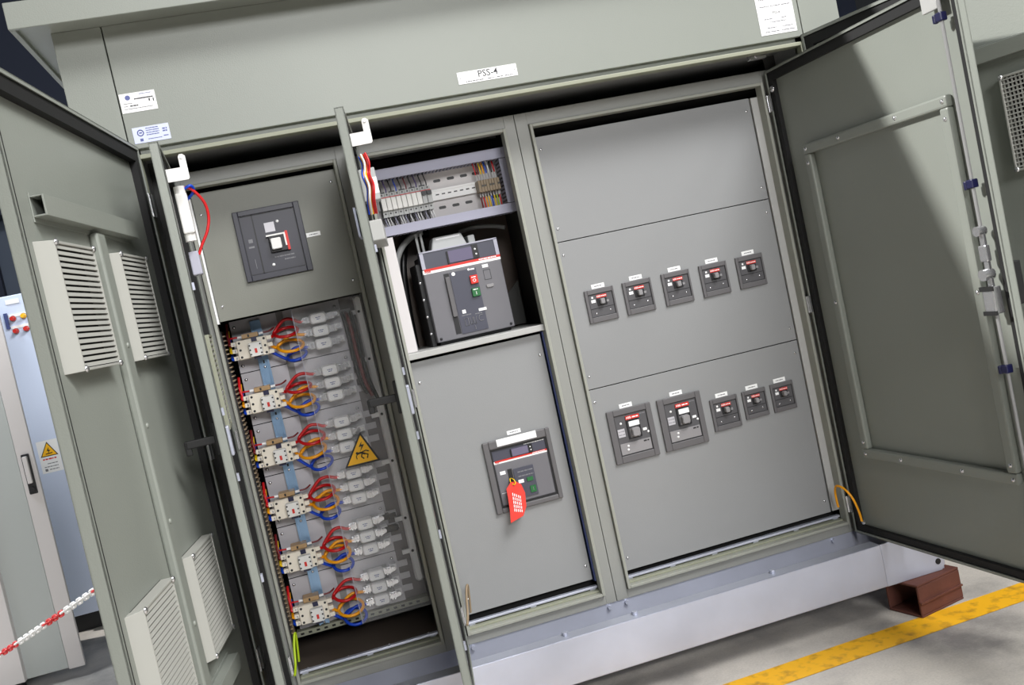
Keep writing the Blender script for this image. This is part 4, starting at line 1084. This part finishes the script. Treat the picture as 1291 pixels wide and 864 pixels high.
POS3 = ['upper', 'middle', 'lower']
for k in range(6):
    for q in range(3):
        z = rows[k]+0.045*(1-q)-0.004
        t = thing('fuse_holder', 'white fuse block, %s of three beside the %s contactor' % (POS3[q], ORD6[k]), 'fuse', (0.985, 0.40, z-0.02), 'white fuse blocks behind the clear shield')
        b = MB(); b.cbox(0.957, 1.013, 0.332, 0.375, z-0.018, z+0.018, 0.006); b.build('fuse_body', 'fuse_white', t)
        b = MB(); b.box(0.945, 1.025, 0.372, YP, z-0.014, z+0.014); b.build('base', 'wire_grey', t)
        for a, e in ((0.930, 0.958), (1.012, 1.042)):
            c = MB(); c.box(a, e, 0.36, 0.375, z-0.011, z+0.011); c.box(a+0.008, a+0.012, 0.338, 0.362, z-0.010, z+0.010); c.box(a+0.017, a+0.021, 0.338, 0.362, z-0.010, z+0.010); c.build('contact_clip', 'steel', t)
        c = MB(); c.cyl((0.934, 0.340, z), (0.934, 0.362, z), 0.007, 8); c.cyl((1.046, 0.345, z+0.003), (1.046, 0.40, z+0.003), 0.008, 8); c.build('terminal_screw', 'steel', t)
        c = MB(); c.box(1.036, 1.060, 0.372, YP, z-0.008, z+0.014); c.build('tab', 'fuse_white', t)
        c = MB(); c.scribble(0.976, 0.994, z+0.002, 0.003, 0.332, k*3+q); c.scribble(0.979, 0.991, z-0.004, 0.003, 0.332, k*5+q); c.build('print', 'ink_blue', t)

# upright plastic busbar cover
t = thing('busbar_cover', 'white plastic upright busbar cover at the side of the fuse rows', 'busbar cover', (1.13, 0.42, 0.48))
MB().cbox(1.118, 1.146, 0.385, 0.419, 0.485, 1.528, 0.008).build('cover', 'fuse_white', t)
for z in (0.60, 0.72, 0.93, 1.10, 1.30, 1.47):
    MB().box(1.092, 1.122, 0.392, 0.405, z-0.008, z+0.008).build('clip', 'fuse_white', t)
    MB().cyl((1.128, 0.381, z), (1.128, 0.386, z), 0.005, 8).build('clip_screw', 'breaker_black', t)
for i, (dx, nm, cn) in enumerate(((0, 'wire_black', 'black'), (0.0145, 'wire_maroon', 'dark red'), (0.029, 'wire_black', 'black'))):
    o = MB(); o.tube([(1.070+dx, 0.40, 1.475), (1.071+dx, 0.372, 1.455), (1.074+dx, 0.362, 1.40), (1.074+dx, 0.358, 1.33), (1.077+dx, 0.356-0.004*i, 1.26), (1.083+dx, 0.358-0.006*i, 1.215), (1.095+dx, 0.364-0.010*i, 1.185-0.012*i)], 0.0066, 8)
    tag(centre(o.build('feed_cable', nm)), ['thick black cable bending down between the fuses and the busbar cover', 'dark red cable between two black ones beside the fuses', 'thick black cable hugging the busbar cover'][i], 'cable')
for i, z in enumerate((rows[4]+0.041, rows[4]-0.004)):
    o = MB(); o.cbox(1.045, 1.075+0.02*i, 0.36, 0.39, z-0.010, z+0.010, 0.003); o.box(1.07, 1.098, 0.366, 0.384, z-0.006, z+0.006)
    tag(centre(o.build('cable_lug_boot', 'black_plastic')), ['small black boot on the upper fuse of the fifth row', 'long black boot on the middle fuse of the fifth row'][i], 'cable lug')

# clear touch shield with warning sign
sh = thing('touch_shield', 'clear plastic touch shield in front of the fuse rows', 'shield', (1.02, 0.30, 0.41))
MB().box(0.902, 1.146, 0.282, 0.285, 0.425, 1.526).build('sheet', 'clear_sheet', sh)
MB().box(0.902, 1.146, 0.285, 0.385, 0.425, 0.428).build('folded_edge', 'clear_sheet', sh)
MB().box(0.9015, 0.9035, 0.279, 0.2845, 0.425, 1.526).build('edge_trim', 'grey_plastic', sh)
def warning_triangle(x0, x1, xt, zb, zt, y, label, grp=None, man=True):
    cxm = (x0+x1+xt)/3; czm = (2*zb+zt)/3
    w = x1-x0
    t = thing('warning_sign', label, 'sign', (cxm, y, zb), grp)
    def sc(k, pts): return [(cxm+(a-cxm)*k, czm+(b-czm)*k) for a, b in pts]
    tri = [(x0, zb), (x1, zb), (xt, zt)]
    MB().poly(tri, y-0.001, y).build('border', 'breaker_black', t)
    MB().poly(sc(0.84, tri), y-0.0014, y-0.001).build('field', 'sign_yellow', t)
    P = lambda a, b: (cxm+a*w, y-0.0018, czm+b*w)
    o = MB()
    def stroke(pts, r):
        o.tube([P(*q) for q in pts], r*w, 5, False, 1)
    if man:
        o.poly([(cxm+a*w, czm+b*w) for a, b in ((0.06, 0.34), (-0.05, 0.20), (0.03, 0.20), (-0.04, 0.06), (0.11, 0.24), (0.03, 0.25))], y-0.0019, y-0.0014)
        stroke([(-0.13, 0.02), (-0.02, 0.035), (0.08, -0.02)], 0.028)
        stroke([(-0.02, 0.035), (0.12, 0.07), (0.20, 0.03)], 0.016)
        stroke([(0.06, -0.01), (0.16, -0.05), (0.12, -0.15)], 0.019)
        stroke([(0.0, 0.0), (-0.03, -0.08), (0.03, -0.15)], 0.019)
        stroke([(-0.12, 0.02), (-0.17, -0.05), (-0.16, -0.12)], 0.014)
        o.cyl(P(-0.13, 0.04), (P(-0.13, 0.04)[0], y-0.0014, P(-0.13, 0.04)[2]), 0.035*w, 12)
    else:
        o.poly([(cxm+a*w, czm+b*w) for a, b in ((0.05, 0.26), (-0.10, 0.02), (0.0, 0.03), (-0.06, -0.14), (0.12, 0.08), (0.02, 0.07))], y-0.0019, y-0.0014)
        stroke([(-0.18, -0.14), (0.2, -0.11)], 0.03)
    o.build('pictogram', 'breaker_black', t)
    return t
warning_triangle(0.960, 1.083, 1.035, 0.957, 1.068, 0.2815, 'yellow triangular warning sign with struck figure on the clear shield')

# ------------------------------------------------------------------ plates and stickers on the fascia
t = tag(centre(MB().box(1.568, 1.765, -0.0015, 0, 2.103, 2.141).build('name_plate', 'label_white')), 'white engraved plate reading PSS-4 on the fascia', 'name plate')
o = MB(); o.text('PSS-4', 1.668, 2.1265, -0.0018, 0.030); o.build('lettering', 'ink_dark', t)
o = MB(); o.scribble(1.592, 1.650, 2.1085, 0.0035, -0.0016, 21); o.scribble(1.665, 1.685, 2.1085, 0.0035, -0.0016, 22); o.scribble(1.695, 1.715, 2.1085, 0.0035, -0.0016, 23); o.scribble(1.722, 1.750, 2.1085, 0.0035, -0.0016, 24); o.build('print', 'ink_grey', t)
screws(t, [(1.576, -0.0015, 2.122), (1.757, -0.0015, 2.122)], 0.0018, material='ink_grey')
t = tag(centre(MB().box(0.5555, 0.657, -0.0012, 0, 2.182, 2.239).build('paper_sticker', 'label_white')), 'white paper sticker with round emblem on the fascia near the corner post', 'sticker')
o = MB(); o.cyl((0.5785, -0.0016, 2.226), (0.5785, -0.0012, 2.226), 0.0075, 16); o.scribble(0.612, 0.648, 2.233, 0.002, -0.0014, 7); o.build('emblem', 'ink_blue', t)
o = MB(); o.scribble(0.596, 0.650, 2.220, 0.0036, -0.0014, 8, 1.2); o.box(0.636, 0.640, -0.0015, -0.0012, 2.208, 2.216); o.box(0.648, 0.651, -0.0015, -0.0012, 2.206, 2.216); o.scribble(0.581, 0.604, 2.201, 0.0036, -0.0014, 10); o.build('print', 'ink_dark', t)
o = MB(); o.scribble(0.564, 0.59, 2.209, 0.002, -0.0014, 11); o.scribble(0.564, 0.575, 2.201, 0.002, -0.0014, 12); o.scribble(0.564, 0.645, 2.193, 0.002, -0.0014, 13); o.build('fine_print', 'ink_grey', t)
t = tag(centre(MB().box(0.570, 0.6745, -0.0012, 0, 2.089, 2.136).build('approval_sticker', 'label_blue')), 'pale blue sticker with ring emblem under the white paper sticker', 'sticker')
o = MB()
ring = [(0.592+0.0085*math.cos(a), -0.0013, 2.119+0.0085*math.sin(a)) for a in [2*math.pi*i/18 for i in range(18)]]
o.tube(ring, 0.0016, 5, True, 1); o.box(0.588, 0.596, -0.0016, -0.0012, 2.117, 2.121); o.box(0.587, 0.596, -0.0016, -0.0012, 2.094, 2.102); o.build('emblem', 'ink_blue', t)
o = MB()
for i in range(4): o.scribble(0.608, 0.645, 2.130-0.0065*i, 0.0025, -0.0014, 30+i)
o.scribble(0.61, 0.65, 2.098, 0.002, -0.0014, 38); o.scribble(0.655, 0.669, 2.122, 0.004, -0.0014, 40); o.scribble(0.655, 0.669, 2.115, 0.004, -0.0014, 41); o.scribble(0.655, 0.669, 2.101, 0.003, -0.0014, 42); o.build('print', 'ink_blue', t)
t = tag(centre(MB().box(2.638, 2.775, -0.0015, 0, 2.095, 2.29).build('rating_plate', 'label_white')), 'tall white rating plate on the fascia above the door of the wide cubicle', 'rating plate')
o = MB(); o.text('PSS-4', 2.708, 2.167, -0.0018, 0.013); o.build('lettering', 'ink_dark', t)
o = MB()
for i, (xa, xb, z) in enumerate(((2.65, 2.685, 2.191), (2.69, 2.728, 2.191), (2.732, 2.765, 2.191), (2.66, 2.692, 2.148), (2.725, 2.745, 2.148), (2.68, 2.74, 2.137), (2.665, 2.70, 2.118), (2.722, 2.762, 2.118), (2.655, 2.71, 2.105), (2.718, 2.768, 2.105), (2.65, 2.765, 2.215), (2.65, 2.765, 2.24), (2.68, 2.74, 2.265))):
    o = MB(); o.scribble(xa, xb, z, 0.0035, -0.0016, 50+i); o.build('print_line', 'ink_grey', t)

# ------------------------------------------------------------------ background to the left
t = thing('control_cabinet', 'bluish white control cabinet with red and amber push buttons behind the barrier chain', 'cabinet', (-0.1, 3.3, 0))
MB().box(-0.75, 0.6, 3.0, 3.7, 0.10, 2.0).build('body', 'bg_white', t, 0.006)
MB().box(-0.72, 0.57, 3.03, 3.67, 0.0, 0.10).build('plinth', 'breaker_black', t)
MB().box(-0.639, -0.566, 2.994, 3.0, 1.95, 1.975).build('name_strip', 'label_white', t)
for za in (1.875, 1.808): MB().box(-0.64, -0.54, 2.995, 3.0, za, za+0.016).build('button_label', 'label_white', t)
for x, z, nm in ((-0.618, 1.866, 'red'), (-0.560, 1.870, 'sign_yellow'), (-0.618, 1.793, 'red'), (-0.561, 1.795, 'red')):
    o = MB(); o.cyl((x, 3.0, z), (x, 2.985, z), 0.015, 14); o.cyl((x, 2.985, z), (x, 2.96, z), 0.0125, 14, 0.011); o.build('push_button', nm, t)
    o = MB(); o.cyl((x, 3.0, z), (x, 2.992, z), 0.018, 14); o.build('button_collar', 'steel', t)
MB().box(-0.662, -0.644, 2.985, 3.0, 1.812, 1.903).build('hinge', 'film_blue', t)
o = MB().box(-0.662, -0.548, 2.9985, 3.0, 0.955, 1.143).build('sign_paper', 'label_white', t)
o2 = MB(); o2.scribble(-0.645, -0.57, 1.035, 0.008, 2.9985, 3); o2.build('sign_heading', 'red', t)
o2 = MB(); o2.scribble(-0.625, -0.57, 1.008, 0.005, 2.9985, 4); o2.scribble(-0.645, -0.57, 0.99, 0.005, 2.9985, 5); o2.box(-0.645, -0.63, 2.998, 2.9985, 0.965, 0.98); o2.scribble(-0.62, -0.57, 0.973, 0.005, 2.9985, 6); o2.build('sign_print', 'ink_grey', t)
warning_triangle(-0.653, -0.557, -0.605, 1.050, 1.135, 2.9985, 'small yellow triangular warning sign on the bluish white control cabinet', None, False)

t = thing('grey_cabinet', 'pale grey cabinet with an open leaf and black handle before the bluish white one', 'cabinet', (-1.0, 2.5, 0))
MB().box(-1.55, -0.725, 2.122, 2.85, 0.06, 2.15).build('body', 'bg_grey', t, 0.004)
MB().box(-0.74, -0.530, 2.10, 2.122, 0.062, 2.14).build('open_door', 'bg_grey', t, 0.003)
MB().box(-0.528, -0.452, 2.095, 2.12, 0.055, 2.14).build('corner_profile', 'bg_pale', t, 0.003)
MB().box(-1.53, -0.722, 2.06, 2.12, 0.062, 2.14).build('door', 'bg_pale', t, 0.003)
h = MB(); h.box(-0.508, -0.470, 2.085, 2.095, 0.945, 1.145); h.build('handle_plate', 'breaker_black', t, 0.004)
h = MB(); h.box(-0.500, -0.478, 2.065, 2.086, 1.0, 1.135); h.build('handle', 'bg_pale', t, 0.004)
h = MB(); h.cyl((-0.489, 2.075, 0.968), (-0.489, 2.09, 0.968), 0.014, 12); h.build('lock', 'breaker_black', t)
for x in (-1.48, -0.78):
    for y in (2.17, 2.78): MB().cyl((x, y, 0), (x, y, 0.06), 0.025, 12).build('foot', 'breaker_black', t)

# barrier chain, hooked to the side wall of the enclosure
A = Vector((-0.94, 1.58, 0.232)); Bp = Vector((0.405, 0.157, 0.907))
ch = thing('barrier_chain', 'red and white plastic barrier chain stretched beside the enclosure', 'chain', tuple((A+Bp)/2 - Vector((0, 0, 0.25))))
N = 84
L = (Bp-A).length/N
d = (Bp-A).normalized()
side = d.cross(Vector((0, 0, 1))).normalized(); upv = side.cross(d)
def link_mesh(perp):
    o = MB()
    pts = []
    hl, r = L*0.72, 0.009
    for i in range(14):
        a = 2*math.pi*i/14
        pts.append(d*((hl-r)*(1 if math.cos(a) > 0 else -1)*(abs(math.cos(a)) > 1e-6) + r*math.cos(a)) + perp*(r*math.sin(a)))
    o.tube(pts, 0.0042, 6, True, 1)
    return o
src = {}
for i in range(N):
    c = A + (Bp-A)*((i+0.5)/N) - Vector((0, 0, 0.008*4*((i+0.5)/N)*(1-(i+0.5)/N)))
    ph = i % 2
    cl = 'wire_red' if ((i+3) % 16) < 6 else 'wire_white'
    if (ph, cl) not in src:
        o = link_mesh(side if ph else upv).build('chain_link', cl)
        src[(ph, cl)] = o
    else:
        o = src[(ph, cl)].copy(); COL.objects.link(o)
    o.parent = ch
    o.location = c - Vector(ch.location)
h = MB(); h.tube([(0.4125, 0.157, 0.917), (0.402, 0.157, 0.918), (0.396, 0.157, 0.91), (0.403, 0.157, 0.90)], 0.003, 6)
h.build('hook', 'steel', ch)
